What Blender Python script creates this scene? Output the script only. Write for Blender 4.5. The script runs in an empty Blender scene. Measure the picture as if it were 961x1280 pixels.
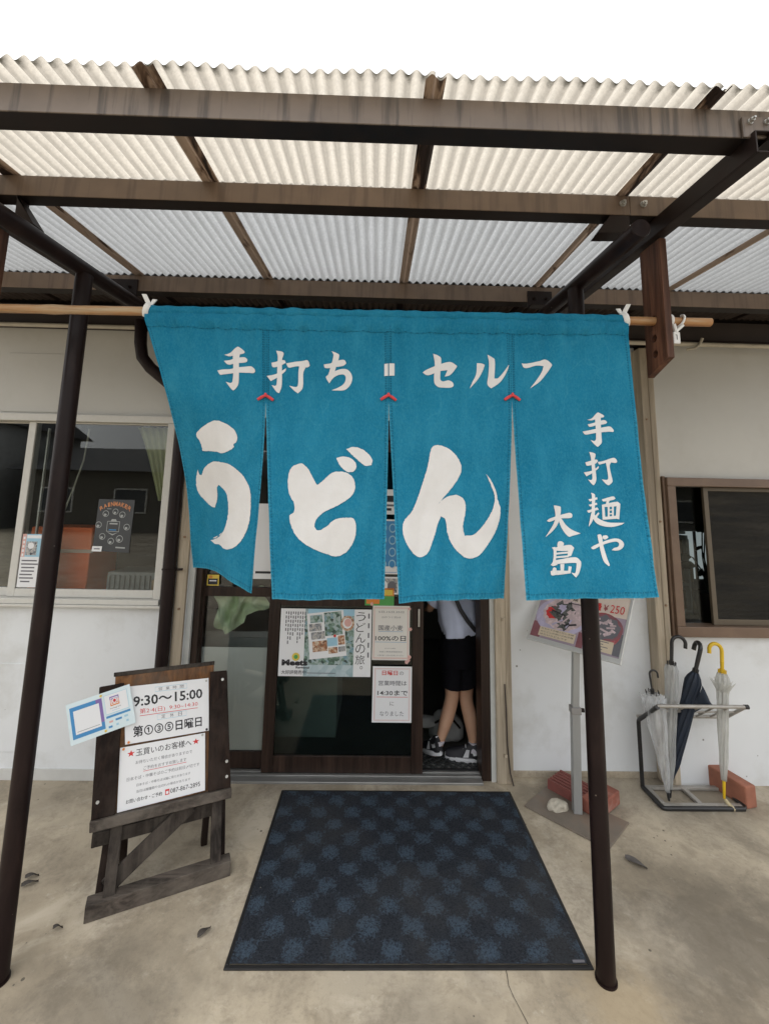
import bpy, bmesh, math, random
from math import sin, cos, pi, radians, sqrt, floor
from mathutils import Vector, Matrix, noise, geometry
random.seed(7)
sc = bpy.context.scene
col = sc.collection
# ------------------------------------------------------------------ camera
YAW, PITCH, ROLL, F_PX, CX, CY, W_PX, H_PX = 0.0195437, 0.1390489, 0.0196595, 540.0, 480.5, 556.86, 961.0, 1280.0
FWD = Vector((sin(YAW)*cos(PITCH), cos(YAW)*cos(PITCH), sin(PITCH)))
_r = Vector((cos(YAW), -sin(YAW), 0)); _u = _r.cross(FWD)
RGT = _r*cos(ROLL) + _u*sin(ROLL); UPV = _u*cos(ROLL) - _r*sin(ROLL)
EYE = Vector((0, 0, 1.5))
cam = bpy.data.cameras.new('camera'); camo = bpy.data.objects.new('camera', cam); col.objects.link(camo)
camo.matrix_world = Matrix(((RGT.x, UPV.x, -FWD.x, EYE.x), (RGT.y, UPV.y, -FWD.y, EYE.y), (RGT.z, UPV.z, -FWD.z, EYE.z), (0, 0, 0, 1)))
cam.sensor_fit = 'HORIZONTAL'; cam.sensor_width = 36.0; cam.lens = F_PX*36.0/W_PX
cam.shift_y = -(H_PX/2 - CY)/W_PX; cam.clip_start = 0.05; cam.clip_end = 500
sc.camera = camo
# ------------------------------------------------------------------ sky, sun, exposure
SUN_EL, SUN_AZ = radians(66), radians(205)
world = bpy.data.worlds.new("World"); sc.world = world; world.use_nodes = True
wn, wl = world.node_tree.nodes, world.node_tree.links
bg = wn['Background']
sky = wn.new('ShaderNodeTexSky'); sky.sky_type = 'NISHITA'; sky.sun_disc = False
sky.sun_elevation = SUN_EL; sky.sun_rotation = SUN_AZ; sky.air_density = 1.0; sky.dust_density = 4.0; sky.ozone_density = 1.0
hs = wn.new('ShaderNodeHueSaturation'); hs.inputs['Saturation'].default_value = 0.10
wl.new(sky.outputs[0], hs.inputs['Color']); ov = wn.new('ShaderNodeMix'); ov.data_type = 'RGBA'; ov.inputs[0].default_value = 0.75     # even cloud cover over the clear sky
ov.inputs[7].default_value = (6.9, 6.95, 7.0, 1); wl.new(hs.outputs[0], ov.inputs[6]); wl.new(ov.outputs[2], bg.inputs['Color']); bg.inputs['Strength'].default_value = 0.15
sl = bpy.data.lights.new('sun', 'SUN'); sl.energy = 0.5; sl.angle = radians(25); sl.color = (1.0, 0.96, 0.90)
so = bpy.data.objects.new('sun', sl); col.objects.link(so)
sdir = Vector((sin(SUN_AZ)*cos(SUN_EL), cos(SUN_AZ)*cos(SUN_EL), sin(SUN_EL)))
so.rotation_euler = (-sdir).to_track_quat('-Z', 'Y').to_euler(); so.location = (0, -6, 9)
sc.view_settings.view_transform = 'Standard'; sc.view_settings.look = 'None'; sc.view_settings.gamma = 1.0
sc.view_settings.exposure = 0.72
sc.cycles.max_bounces = 10; sc.cycles.transparent_max_bounces = 16; sc.cycles.caustics_reflective = False; sc.cycles.caustics_refractive = False

# ------------------------------------------------------------------ helpers
def ray(x, y): return FWD*F_PX + RGT*(x-CX) - UPV*(y-CY)
def atY(x, y, Y):
    d = ray(x, y); return EYE + d*((Y-EYE.y)/d.y)
def atZ(x, y, z):
    d = ray(x, y); return EYE + d*((z-EYE.z)/d.z)

class MB:
    def __init__(s): s.v = []; s.f = []; s.m = []; s.uv = None
    def add(s, vs, fs, mi=0):
        b = len(s.v); s.v += [tuple(v) for v in vs]
        for f in fs: s.f.append(tuple(i+b for i in f)); s.m.append(mi)
        return s
    def box(s, x0, x1, y0, y1, z0, z1, mi=0, bev=0.0, M=None):
        vs = [Vector((x, y, z)) for z in (z0, z1) for y in (y0, y1) for x in (x0, x1)]
        fs = [(0, 2, 3, 1), (4, 5, 7, 6), (0, 1, 5, 4), (2, 6, 7, 3), (0, 4, 6, 2), (1, 3, 7, 5)]
        return s.solid(vs, fs, mi, bev, M)
    def solid(s, vs, fs, mi=0, bev=0.0, M=None):
        if bev > 0:
            bm = bmesh.new(); bv = [bm.verts.new(v) for v in vs]
            for f in fs: bm.faces.new([bv[i] for i in f])
            bmesh.ops.recalc_face_normals(bm, faces=bm.faces[:])
            bmesh.ops.bevel(bm, geom=bm.edges[:], offset=bev, segments=2, affect='EDGES', profile=0.5)
            bm.verts.index_update(); vs = [v.co.copy() for v in bm.verts]; fs = [[v.index for v in f.verts] for f in bm.faces]; bm.free()
        if M: vs = [M @ Vector(v) for v in vs]
        return s.add(vs, fs, mi)
    def prism(s, pts, d, mi=0, bev=0.0):       # planar outline pushed along d
        n = len(pts); pts = [Vector(p) for p in pts]; d = Vector(d)
        return s.solid(pts + [p+d for p in pts], [tuple(range(n))[::-1], tuple(range(n, 2*n))] + [(i, (i+1) % n, n+(i+1) % n, n+i) for i in range(n)], mi, bev)
    def tube(s, pts, r, n=12, mi=0, cap=True, ry=None, closed=False):
        pts = [Vector(p) for p in pts]; k = len(pts); rs = r if isinstance(r, (list, tuple)) else [r]*k
        T = []
        for i in range(k):
            if closed: t = pts[(i+1) % k]-pts[i-1]
            else: t = pts[min(i+1, k-1)]-pts[max(i-1, 0)]
            T.append(t.normalized())
        up = Vector((0, 0, 1)) if abs(T[0].z) < .9 else Vector((0, 1, 0))
        a = (up - T[0]*up.dot(T[0])).normalized(); vs = []
        for i in range(k):
            a = (a - T[i]*a.dot(T[i])).normalized(); b = T[i].cross(a)
            for j in range(n):
                th = 2*pi*j/n; vs.append(pts[i] + a*cos(th)*rs[i] + b*sin(th)*(rs[i] if ry is None else ry))
        fs = []
        for i in range(k if closed else k-1):
            for j in range(n):
                i2 = (i+1) % k; fs.append((i*n+j, i*n+(j+1) % n, i2*n+(j+1) % n, i2*n+j))
        if cap and not closed: fs += [tuple(range(n))[::-1], tuple((k-1)*n+j for j in range(n))]
        return s.add(vs, fs, mi)
    def rings(s, rings, mi=0, cap=True):
        n = len(rings[0]); vs = [v for r in rings for v in r]; k = len(rings)
        fs = [(i*n+j, i*n+(j+1) % n, (i+1)*n+(j+1) % n, (i+1)*n+j) for i in range(k-1) for j in range(n)]
        if cap: fs += [tuple(range(n))[::-1], tuple((k-1)*n+j for j in range(n))]
        return s.add(vs, fs, mi)
    def grid(s, rows, mi=0):
        n = len(rows[0]); vs = [v for r in rows for v in r]
        return s.add(vs, [(i*n+j, i*n+j+1, (i+1)*n+j+1, (i+1)*n+j) for i in range(len(rows)-1) for j in range(n-1)], mi)
def arc(c, a, b, r, t0, t1, n=10):
    c = Vector(c); a = Vector(a); b = Vector(b)
    return [c + a*r*cos(t0+(t1-t0)*i/n) + b*r*sin(t0+(t1-t0)*i/n) for i in range(n+1)]

def org(o): return o.get('_org') or (0, 0, 0)
ORG = {}
def obj(name, mb, mat, parent=None, smooth=False, loc=None):
    """link the builder's shape (world coordinates) as one mesh object, child of parent or a thing of its own"""
    if parent is not None: L = ORG[parent.name]
    elif loc is not None: L = Vector(loc)
    else:
        xs = [v[0] for v in mb.v]; ys = [v[1] for v in mb.v]; zs = [v[2] for v in mb.v]
        L = Vector(((min(xs)+max(xs))/2, (min(ys)+max(ys))/2, min(zs)))
    me = bpy.data.meshes.new(name)
    me.from_pydata([(v[0]-L.x, v[1]-L.y, v[2]-L.z) for v in mb.v], [], mb.f)
    mats = mat if isinstance(mat, (list, tuple)) else [mat]
    for m in mats: me.materials.append(m)
    if len(mats) > 1: me.polygons.foreach_set('material_index', mb.m)
    if mb.uv:
        ul = me.uv_layers.new(name='UVMap')
        for lp in me.loops: ul.data[lp.index].uv = mb.uv[lp.vertex_index]
    bm = bmesh.new(); bm.from_mesh(me); bmesh.ops.recalc_face_normals(bm, faces=bm.faces[:]); bm.to_mesh(me); bm.free()
    if smooth:
        me.polygons.foreach_set('use_smooth', [True]*len(me.polygons))
        if smooth != 'all' and hasattr(me, 'set_sharp_from_angle'): me.set_sharp_from_angle(angle=radians(38))
    me.update()
    o = bpy.data.objects.new(name, me); col.objects.link(o)
    if parent is not None: o.parent = parent
    else: o.location = L
    ORG[o.name] = L
    return o
def thing(name, label, cat, loc, group=None):
    o = bpy.data.objects.new(name, None); col.objects.link(o); o.location = loc; o.empty_display_size = .1
    ORG[o.name] = Vector(loc); tag(o, label, cat, group); return o
def tag(o, label, cat, group=None):
    o['label'] = label; o['category'] = cat
    if group: o['group'] = group
    return o
def struct(o): o['kind'] = 'structure'; return o

# ------------------------------------------------------------------ materials
def new_mat(name):
    m = bpy.data.materials.new(name); m.use_nodes = True
    nt = m.node_tree; return m, nt.nodes, nt.links, nt.nodes['Principled BSDF']
def coords(N, L, scale=(1, 1, 1), world_space=False):
    t = N.new('ShaderNodeTexCoord'); mp = N.new('ShaderNodeMapping'); mp.inputs['Scale'].default_value = scale
    if world_space:
        g = N.new('ShaderNodeNewGeometry'); L.new(g.outputs['Position'], mp.inputs['Vector'])
    else: L.new(t.outputs['Object'], mp.inputs['Vector'])
    return mp.outputs['Vector']
def nz(N, L, vec, scale, detail=4, rough=.55, dist=0.0):
    n = N.new('ShaderNodeTexNoise'); n.inputs['Scale'].default_value = scale; n.inputs['Detail'].default_value = detail
    n.inputs['Roughness'].default_value = rough; n.inputs['Distortion'].default_value = dist
    L.new(vec, n.inputs['Vector']); return n.outputs['Fac']
def ramp(N, L, fac, stops):
    r = N.new('ShaderNodeValToRGB'); e = r.color_ramp.elements
    while len(e) < len(stops): e.new(.5)
    for i, (p, c) in enumerate(stops):
        e[i].position = p; e[i].color = (c[0], c[1], c[2], 1) if isinstance(c, (tuple, list)) else (c, c, c, 1)
    L.new(fac, r.inputs['Fac']); return r.outputs['Color']
def mixc(N, L, fac, a, b, mode='MIX'):
    m = N.new('ShaderNodeMix'); m.data_type = 'RGBA'; m.blend_type = mode
    for sck, val in ((m.inputs[0], fac), (m.inputs[6], a), (m.inputs[7], b)):
        if isinstance(val, (int, float)): sck.default_value = val
        elif isinstance(val, (tuple, list)): sck.default_value = (val[0], val[1], val[2], 1)
        else: L.new(val, sck)
    return m.outputs[2]
def math_(N, L, op, a, b=None, c=None):
    m = N.new('ShaderNodeMath'); m.operation = op
    for i, v in enumerate((a, b, c)):
        if v is None: continue
        if isinstance(v, (int, float)): m.inputs[i].default_value = v
        else: L.new(v, m.inputs[i])
    return m.outputs[0]
def bump(N, L, P, h, strength=.2, dist=.01):
    b = N.new('ShaderNodeBump'); b.inputs['Strength'].default_value = strength; b.inputs['Distance'].default_value = dist
    L.new(h, b.inputs['Height']); L.new(b.outputs[0], P.inputs['Normal'])
def M(name, c, rough=.6, var=.18, scale=6, stretch=(1, 1, 1), bmp=0.0, metal=0.0, spec=.5, dirt=None, dirt_amt=.5, dirt_scale=3, specks=None):
    m, N, L, P = new_mat(name)
    v = coords(N, L, stretch); n = nz(N, L, v, scale, 5, .6)
    lo = tuple(x*(1-var) for x in c); hi = tuple(min(1, x*(1+var)) for x in c)
    cc = ramp(N, L, n, [(.3, lo), (.7, hi)])
    if dirt:
        d = nz(N, L, v, dirt_scale, 6, .65); dm = ramp(N, L, d, [(.5, 0), (.72, dirt_amt)]); cc = mixc(N, L, dm, cc, dirt)
    L.new(cc, P.inputs['Base Color'])
    rr = ramp(N, L, n, [(.3, max(0, rough-.08)), (.7, min(1, rough+.08))]); L.new(rr, P.inputs['Roughness'])
    P.inputs['Metallic'].default_value = metal; P.inputs['Specular IOR Level'].default_value = spec
    if specks:
        vo = N.new('ShaderNodeTexVoronoi'); vo.inputs['Scale'].default_value = specks[0]; L.new(coords(N, L), vo.inputs['Vector'])
        sm = ramp(N, L, math_(N, L, 'ADD', vo.outputs['Distance'], math_(N, L, 'MULTIPLY', math_(N, L, 'SUBTRACT', nz(N, L, coords(N, L), 3, 3), .44), 1.2)), [(specks[2], .85), (specks[2]*1.6, 0)])
        cc = mixc(N, L, sm, cc, specks[1]); L.new(cc, P.inputs['Base Color'])
    if bmp: bump(N, L, P, nz(N, L, v, scale*4, 6, .7), bmp, .004)
    return m
def wood(name, c1, c2, axis='Z', rough=.75, grain=38, grey=None, spec=.3):
    m, N, L, P = new_mat(name)
    s = {'X': (.06, 1, 1), 'Y': (1, .06, 1), 'Z': (1, 1, .06)}[axis]
    v = coords(N, L, s); n = nz(N, L, v, grain, 6, .65, .6); n2 = nz(N, L, v, grain*.45, 4, .6, .4)
    cc = ramp(N, L, n, [(.36, tuple(x*.7 for x in c1)), (.5, tuple((a+b)/2 for a, b in zip(c1, c2))), (.64, tuple(min(1, x*1.15) for x in c2))])
    cc = mixc(N, L, ramp(N, L, n2, [(.42, .0), (.62, .6)]), cc, tuple(x*.5 for x in c1))
    if grey:
        n3 = nz(N, L, coords(N, L, (1, 1, 1)), 9, 5, .6); cc = mixc(N, L, ramp(N, L, n3, [(.42, 0), (.66, .75)]), cc, grey)
    L.new(cc, P.inputs['Base Color']); P.inputs['Roughness'].default_value = rough; P.inputs['Specular IOR Level'].default_value = spec
    bump(N, L, P, n, .7, .004); return m
def flat(name, c, rough=.55, spec=.3):
    m, N, L, P = new_mat(name); v = coords(N, L); n = nz(N, L, v, 40, 2)
    L.new(ramp(N, L, n, [(.2, tuple(x*.95 for x in c)), (.8, tuple(min(1, x*1.04) for x in c))]), P.inputs['Base Color'])
    P.inputs['Roughness'].default_value = rough; P.inputs['Specular IOR Level'].default_value = spec; return m
def glass(name, tint=(.85, .9, .88), ior=1.55, trans=1.0):
    m, N, L, P = new_mat(name); N.remove(P); out = N['Material Output']
    tr = N.new('ShaderNodeBsdfTransparent'); tr.inputs[0].default_value = (*[t*trans for t in tint], 1)
    gl = N.new('ShaderNodeBsdfGlossy'); gl.inputs['Roughness'].default_value = .01
    fr = N.new('ShaderNodeFresnel'); fr.inputs['IOR'].default_value = ior
    mx = N.new('ShaderNodeMixShader'); L.new(fr.outputs[0], mx.inputs[0]); L.new(tr.outputs[0], mx.inputs[1]); L.new(gl.outputs[0], mx.inputs[2]); L.new(mx.outputs[0], out.inputs[0])
    return m
def film(name, c, alpha, rough=.25, var=.2):
    """thin milky plastic: part clear, part white scatter, glossy skin"""
    m, N, L, P = new_mat(name); out = N['Material Output']
    v = coords(N, L, (1, 1, .25)); n = nz(N, L, v, 30, 4)
    L.new(ramp(N, L, n, [(.3, tuple(x*(1-var) for x in c)), (.7, c)]), P.inputs['Base Color'])
    P.inputs['Roughness'].default_value = rough
    tr = N.new('ShaderNodeBsdfTransparent'); tl = N.new('ShaderNodeBsdfTranslucent'); tl.inputs[0].default_value = (*c, 1)
    m1 = N.new('ShaderNodeMixShader'); m1.inputs[0].default_value = .4; L.new(P.outputs[0], m1.inputs[1]); L.new(tl.outputs[0], m1.inputs[2])
    m2 = N.new('ShaderNodeMixShader'); L.new(ramp(N, L, n, [(.3, max(0, alpha-.15)), (.7, min(1, alpha+.15))]), m2.inputs[0])
    L.new(tr.outputs[0], m2.inputs[1]); L.new(m1.outputs[0], m2.inputs[2]); L.new(m2.outputs[0], out.inputs[0]); return m
def roofing(name, c, trans, moss=0.0, spec=.3, valley=.6):
    """weathered fibreglass sheet that lets daylight through"""
    m, N, L, P = new_mat(name); out = N['Material Output']
    v = coords(N, L); n = nz(N, L, v, 90, 5, .7); n2 = nz(N, L, coords(N, L, (1, .12, 1)), 24, 4, .6)
    cc = ramp(N, L, n, [(.3, tuple(x*.82 for x in c)), (.62, c)])
    cc = mixc(N, L, ramp(N, L, n2, [(.45, 0), (.75, .30)]), cc, tuple(x*.6 for x in c))
    gg = N.new('ShaderNodeNewGeometry'); sx_ = N.new('ShaderNodeSeparateXYZ'); L.new(gg.outputs['Position'], sx_.inputs[0])
    wave = math_(N, L, 'MULTIPLY_ADD', math_(N, L, 'COSINE', math_(N, L, 'MULTIPLY', sx_.outputs['X'], 2*pi/.0392)), .5, .5)   # 1 on crests, 0 in valleys: dust and corrugation shading painted into the valleys
    wv2 = math_(N, L, 'ADD', wave, math_(N, L, 'MULTIPLY', math_(N, L, 'SUBTRACT', nz(N, L, coords(N, L, (1, .2, 1)), 30, 4), .5), .7))
    cc = mixc(N, L, ramp(N, L, wv2, [(.10, valley), (.55, 0)]), cc, tuple(x*.45 for x in c))
    if moss:      # grime gathered along the open front edge
        g = N.new('ShaderNodeNewGeometry'); sp = N.new('ShaderNodeSeparateXYZ'); L.new(g.outputs['Position'], sp.inputs[0])
        d = math_(N, L, 'SUBTRACT', .960, math_(N, L, 'MULTIPLY_ADD', nz(N, L, v, 60, 4, .7), .045, sp.outputs['Y']))
        d = math_(N, L, 'MULTIPLY', d, 40.0); d.node.use_clamp = True
        vm = math_(N, L, 'MULTIPLY_ADD', math_(N, L, 'SUBTRACT', 1.0, wave), .8, .2)
        cc = mixc(N, L, math_(N, L, 'MULTIPLY', math_(N, L, 'MULTIPLY', d, moss), vm), cc, (.05, .045, .03))
    L.new(cc, P.inputs['Base Color']); P.inputs['Roughness'].default_value = .5; P.inputs['Specular IOR Level'].default_value = spec
    tl = N.new('ShaderNodeBsdfTranslucent'); L.new(cc, tl.inputs[0])
    mx = N.new('ShaderNodeMixShader'); mx.inputs[0].default_value = trans
    L.new(P.outputs[0], mx.inputs[1]); L.new(tl.outputs[0], mx.inputs[2]); L.new(mx.outputs[0], out.inputs[0]); return m
def streaked(name, c, streak, rough=.5, axis_scale=(38, 38, 2.2), amt=.6):
    m, N, L, P = new_mat(name); v = coords(N, L, axis_scale); n = nz(N, L, v, 1.0, 4, .6)
    n2 = nz(N, L, coords(N, L), 7, 4)
    cc = ramp(N, L, n2, [(.3, tuple(x*.82 for x in c)), (.7, tuple(x*1.12 for x in c))])
    cc = mixc(N, L, ramp(N, L, n, [(.50, 0), (.64, amt)]), cc, streak)
    L.new(cc, P.inputs['Base Color']); P.inputs['Roughness'].default_value = rough; return m

# ------------------------------------------------------------------ lettering
_tc = {}
def text2d(body, bold=0.0, spacing=1.0):
    k = (body, bold, spacing)
    if k not in _tc:
        cu = bpy.data.curves.new('t', 'FONT'); cu.body = body; cu.size = 1; cu.resolution_u = 2; cu.offset = bold; cu.space_character = spacing
        o = bpy.data.objects.new('t', cu); col.objects.link(o)
        dg = bpy.context.evaluated_depsgraph_get(); me = bpy.data.meshes.new_from_object(o.evaluated_get(dg))
        vs = [(v.co.x, v.co.y) for v in me.vertices]; fs = [tuple(p.vertices) for p in me.polygons]
        bpy.data.objects.remove(o); bpy.data.curves.remove(cu); bpy.data.meshes.remove(me)
        x0 = min(v[0] for v in vs); x1 = max(v[0] for v in vs); y0 = min(v[1] for v in vs); y1 = max(v[1] for v in vs)
        _tc[k] = ([(v[0]-x0, v[1]-y0) for v in vs], fs, max(x1-x0, 1e-4), max(y1-y0, 1e-4))
    return _tc[k]
class Sheet:
    """a flat sheet given by its four corners (top-left, top-right, bottom-right, bottom-left); print coordinates run 0..1 right and 0..1 down"""
    def __init__(s, tl, tr, br, bl): s.c = [Vector(p) for p in (tl, tr, br, bl)]; s.n = (s.c[1]-s.c[0]).cross(s.c[3]-s.c[0]).normalized(); s.n = s.n if s.n.y < 0 else -s.n
    def at(s, u, v, d=0.0):
        a, b, c, e = s.c; return (a*(1-u)+b*u)*(1-v) + (e*(1-u)+c*u)*v + s.n*d
    def body(s, th=.001, d=0.0): return MB().prism([s.at(0, 0, d), s.at(1, 0, d), s.at(1, 1, d), s.at(0, 1, d)], s.n*th)
    def rect(s, mb, u0, v0, u1, v1, d, mi=0): mb.add([s.at(u0, v0, d), s.at(u1, v0, d), s.at(u1, v1, d), s.at(u0, v1, d)], [(0, 1, 2, 3)], mi)
    def poly(s, mb, pts, d, mi=0): mb.add([s.at(u, v, d) for u, v in pts], [tuple(range(len(pts)))], mi)
    def disc(s, mb, u, v, ru, rv, d, mi=0, n=24, wob=0.0): s.poly(mb, [(u+ru*cos(2*pi*i/n)*(1+wob*sin(3.3*i)), v+rv*sin(2*pi*i/n)*(1+wob*cos(2.1*i))) for i in range(n)], d, mi)
    def frame(s, mb, u0, v0, u1, v1, tu, tv, d, mi=0):
        s.rect(mb, u0, v0, u1, v0+tv, d, mi); s.rect(mb, u0, v1-tv, u1, v1, d, mi); s.rect(mb, u0, v0+tv, u0+tu, v1-tv, d, mi); s.rect(mb, u1-tu, v0+tv, u1, v1-tv, d, mi)
    def text(s, mb, body, u0, v0, u1, v1, d, mi=0, bold=0.0, spacing=1.0):
        vs, fs, w, h = text2d(body, bold, spacing)
        mb.add([s.at(u0+(u1-u0)*x/w, v1+(v0-v1)*y/h, d) for x, y in vs], fs, mi)
    def vtext(s, mb, body, u0, v0, u1, v1, d, mi=0, bold=0.0):
        n = len(body)
        for i, ch in enumerate(body):
            a = v0+(v1-v0)*i/n; b = v0+(v1-v0)*(i+.86)/n
            if ch == '。': s.text(mb, ch, u0+(u1-u0)*.5, a, u1-(u1-u0)*.2, a+(b-a)*.35, d, mi, bold)
            elif ch != ' ': s.text(mb, ch, u0, a, u1, b, d, mi, bold)
# ------------------------------------------------------------------ material set
m_post = M('post_paint', (.011, .0055, .0055), .42, .3, 9, (1, 1, .3), dirt=(.034, .020, .017), dirt_amt=.45, dirt_scale=14, spec=.22, specks=(38, (.16, .13, .11), .05))
m_beam = streaked('beam_paint', (.175, .137, .110), (.05, .04, .034), .45, amt=.8)
m_beam_in = streaked('beam_paint_inner', (.185, .130, .092), (.08, .056, .042), .5, amt=.5)
m_dark = M('dark_steel', (.017, .010, .0085), .5, .3, 12, spec=.25)
m_bolt = M('zinc_bolt', (.5, .5, .48), .4, .25, 60, metal=.8)
m_sheet_f = roofing('fibreglass_cream', (.675, .62, .535), .82, moss=1.0, valley=.5)
m_sheet_r = roofing('fibreglass_clear', (.52, .53, .535), .60, valley=.42)
m_sheet_b = M('brown_sheet', (.075, .058, .05), .6, .25, 10)
def seam_mat(name, dark_amt):
    m, N, L, P = new_mat(name); v = coords(N, L, (1, .22, 1)); n = nz(N, L, v, 16, 5, .65, .4)
    cc = ramp(N, L, n, [(.46-.07*dark_amt, (.34, .25, .185)), (.53-.07*dark_amt, (.12, .075, .05)), (.58-.07*dark_amt, (.022, .014, .011))])
    L.new(cc, P.inputs['Base Color']); P.inputs['Roughness'].default_value = .7; bump(N, L, P, n, .5, .004)
    tl = N.new('ShaderNodeBsdfTranslucent'); L.new(cc, tl.inputs[0]); mx = N.new('ShaderNodeMixShader'); mx.inputs[0].default_value = .35
    L.new(P.outputs[0], mx.inputs[1]); L.new(tl.outputs[0], mx.inputs[2]); L.new(mx.outputs[0], N['Material Output'].inputs[0]); return m
m_seam = seam_mat('peeling_seam', .1); m_seam2 = seam_mat('brown_seam', -1.2)
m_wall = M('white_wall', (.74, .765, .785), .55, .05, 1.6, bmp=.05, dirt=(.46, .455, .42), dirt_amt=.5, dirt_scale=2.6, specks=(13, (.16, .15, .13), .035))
m_wall_up = M('shaded_upper_wall', (.545, .538, .505), .6, .05, 2.0, bmp=.05, dirt=(.42, .40, .35), dirt_amt=.3, dirt_scale=3)  # separate board; canopy shade is put into its warm grey
m_alu = M('window_aluminium', (.62, .61, .57), .42, .06, 20, dirt=(.40, .38, .34), dirt_amt=.35, dirt_scale=20)
m_trim = wood('beige_painted_wood', (.43, .36, .27), (.50, .43, .33), 'Z', .6, 22)
m_plaster = M('grey_plaster_edge', (.52, .53, .51), .8, .08, 12, bmp=.2)
m_door = wood('door_brown', (.028, .016, .012), (.044, .026, .019), 'Z', .42, 30)
m_bronze = M('bronze_aluminium', (.17, .112, .078), .4, .08, 12, dirt=(.22, .15, .10), dirt_amt=.4, dirt_scale=6)
m_bronze_d = M('bronze_dark', (.06, .042, .034), .5, .1, 14)
m_glass = glass('window_glass', (.93, .96, .95), 1.5); m_glass_d = glass('door_glass', (.60, .68, .66), 1.5); m_glass_c = glass('door_glass_clear', (.97, .99, .98), 1.55)
m_frost = M('frosted_film', (.80, .84, .82), .35, .04, 3)
m_mesh = None
def mesh_mat():
    m, N, L, P = new_mat('insect_screen'); v = coords(N, L); n = nz(N, L, coords(N, L, (.3, 1, 3)), 6, 4)
    L.new(ramp(N, L, n, [(.35, (.014, .014, .013)), (.65, (.034, .031, .025))]), P.inputs['Base Color']); P.inputs['Roughness'].default_value = .55
    n2 = nz(N, L, coords(N, L, (1, 1, 5)), 7, 6, .7); bump(N, L, P, n2, .6, .02)
    tr = N.new('ShaderNodeBsdfTransparent'); mx = N.new('ShaderNodeMixShader'); mx.inputs[0].default_value = .88; P.inputs['Specular IOR Level'].default_value = .15
    L.new(tr.outputs[0], mx.inputs[1]); L.new(P.outputs[0], mx.inputs[2]); L.new(mx.outputs[0], N['Material Output'].inputs[0]); return m
m_mesh = mesh_mat()
m_room = M('dark_room', (.085, .075, .065), .8, .2, 1.5)
m_sill = M('steel_threshold', (.33, .33, .32), .35, .15, 18, (.3, 1, 1), metal=.6)
m_cream = M('cream_pipe', (.46, .42, .34), .5, .12, 14)
m_white = flat('white_plastic', (.78, .79, .78), .4)
m_paper = M('paper_white', (.80, .81, .83), .5, .02, 4); m_paper_w = M('paper_warm', (.76, .74, .70), .55, .02, 4)
m_ink = flat('ink_black', (.035, .035, .04)); m_inkg = flat('ink_grey', (.16, .16, .18)); m_red = flat('ink_red', (.62, .05, .05)); m_pink = flat('ink_pink', (.70, .42, .38))
m_blue = flat('ink_blue', (.07, .27, .55)); m_lblue = flat('ink_light_blue', (.35, .58, .72)); m_purple = flat('ink_purple', (.24, .16, .42)); m_orange = flat('ink_orange', (.72, .25, .06)); m_green = flat('ink_green', (.10, .36, .10)); m_yel = flat('ink_yellow', (.74, .55, .10))
def picture(name, cols, scale):
    m, N, L, P = new_mat(name); v = coords(N, L); vo = N.new('ShaderNodeTexVoronoi'); vo.inputs['Scale'].default_value = scale; L.new(v, vo.inputs['Vector'])
    n = nz(N, L, v, scale*.6, 5, .7); s = N.new('ShaderNodeSeparateColor'); L.new(vo.outputs['Color'], s.inputs[0])
    f = math_(N, L, 'MULTIPLY_ADD', n, .55, math_(N, L, 'MULTIPLY', s.outputs[0], .45))
    k = len(cols); L.new(ramp(N, L, f, [(.25+.5*i/(k-1), c) for i, c in enumerate(cols)]), P.inputs['Base Color']); P.inputs['Roughness'].default_value = .4; return m
m_ph1 = picture('photo_green_street', [(.03, .05, .05), (.12, .22, .16), (.42, .50, .50), (.16, .30, .36)], 60)
m_ph2 = picture('photo_warm_food', [(.10, .05, .03), (.45, .20, .10), (.68, .55, .42), (.30, .16, .10)], 80)
m_ph3 = picture('photo_grey_people', [(.05, .05, .06), (.25, .27, .30), (.55, .52, .48), (.16, .20, .24)], 90)
m_ph4 = picture('photo_road', [(.30, .42, .46), (.46, .56, .60), (.52, .60, .62)], 25)

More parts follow.
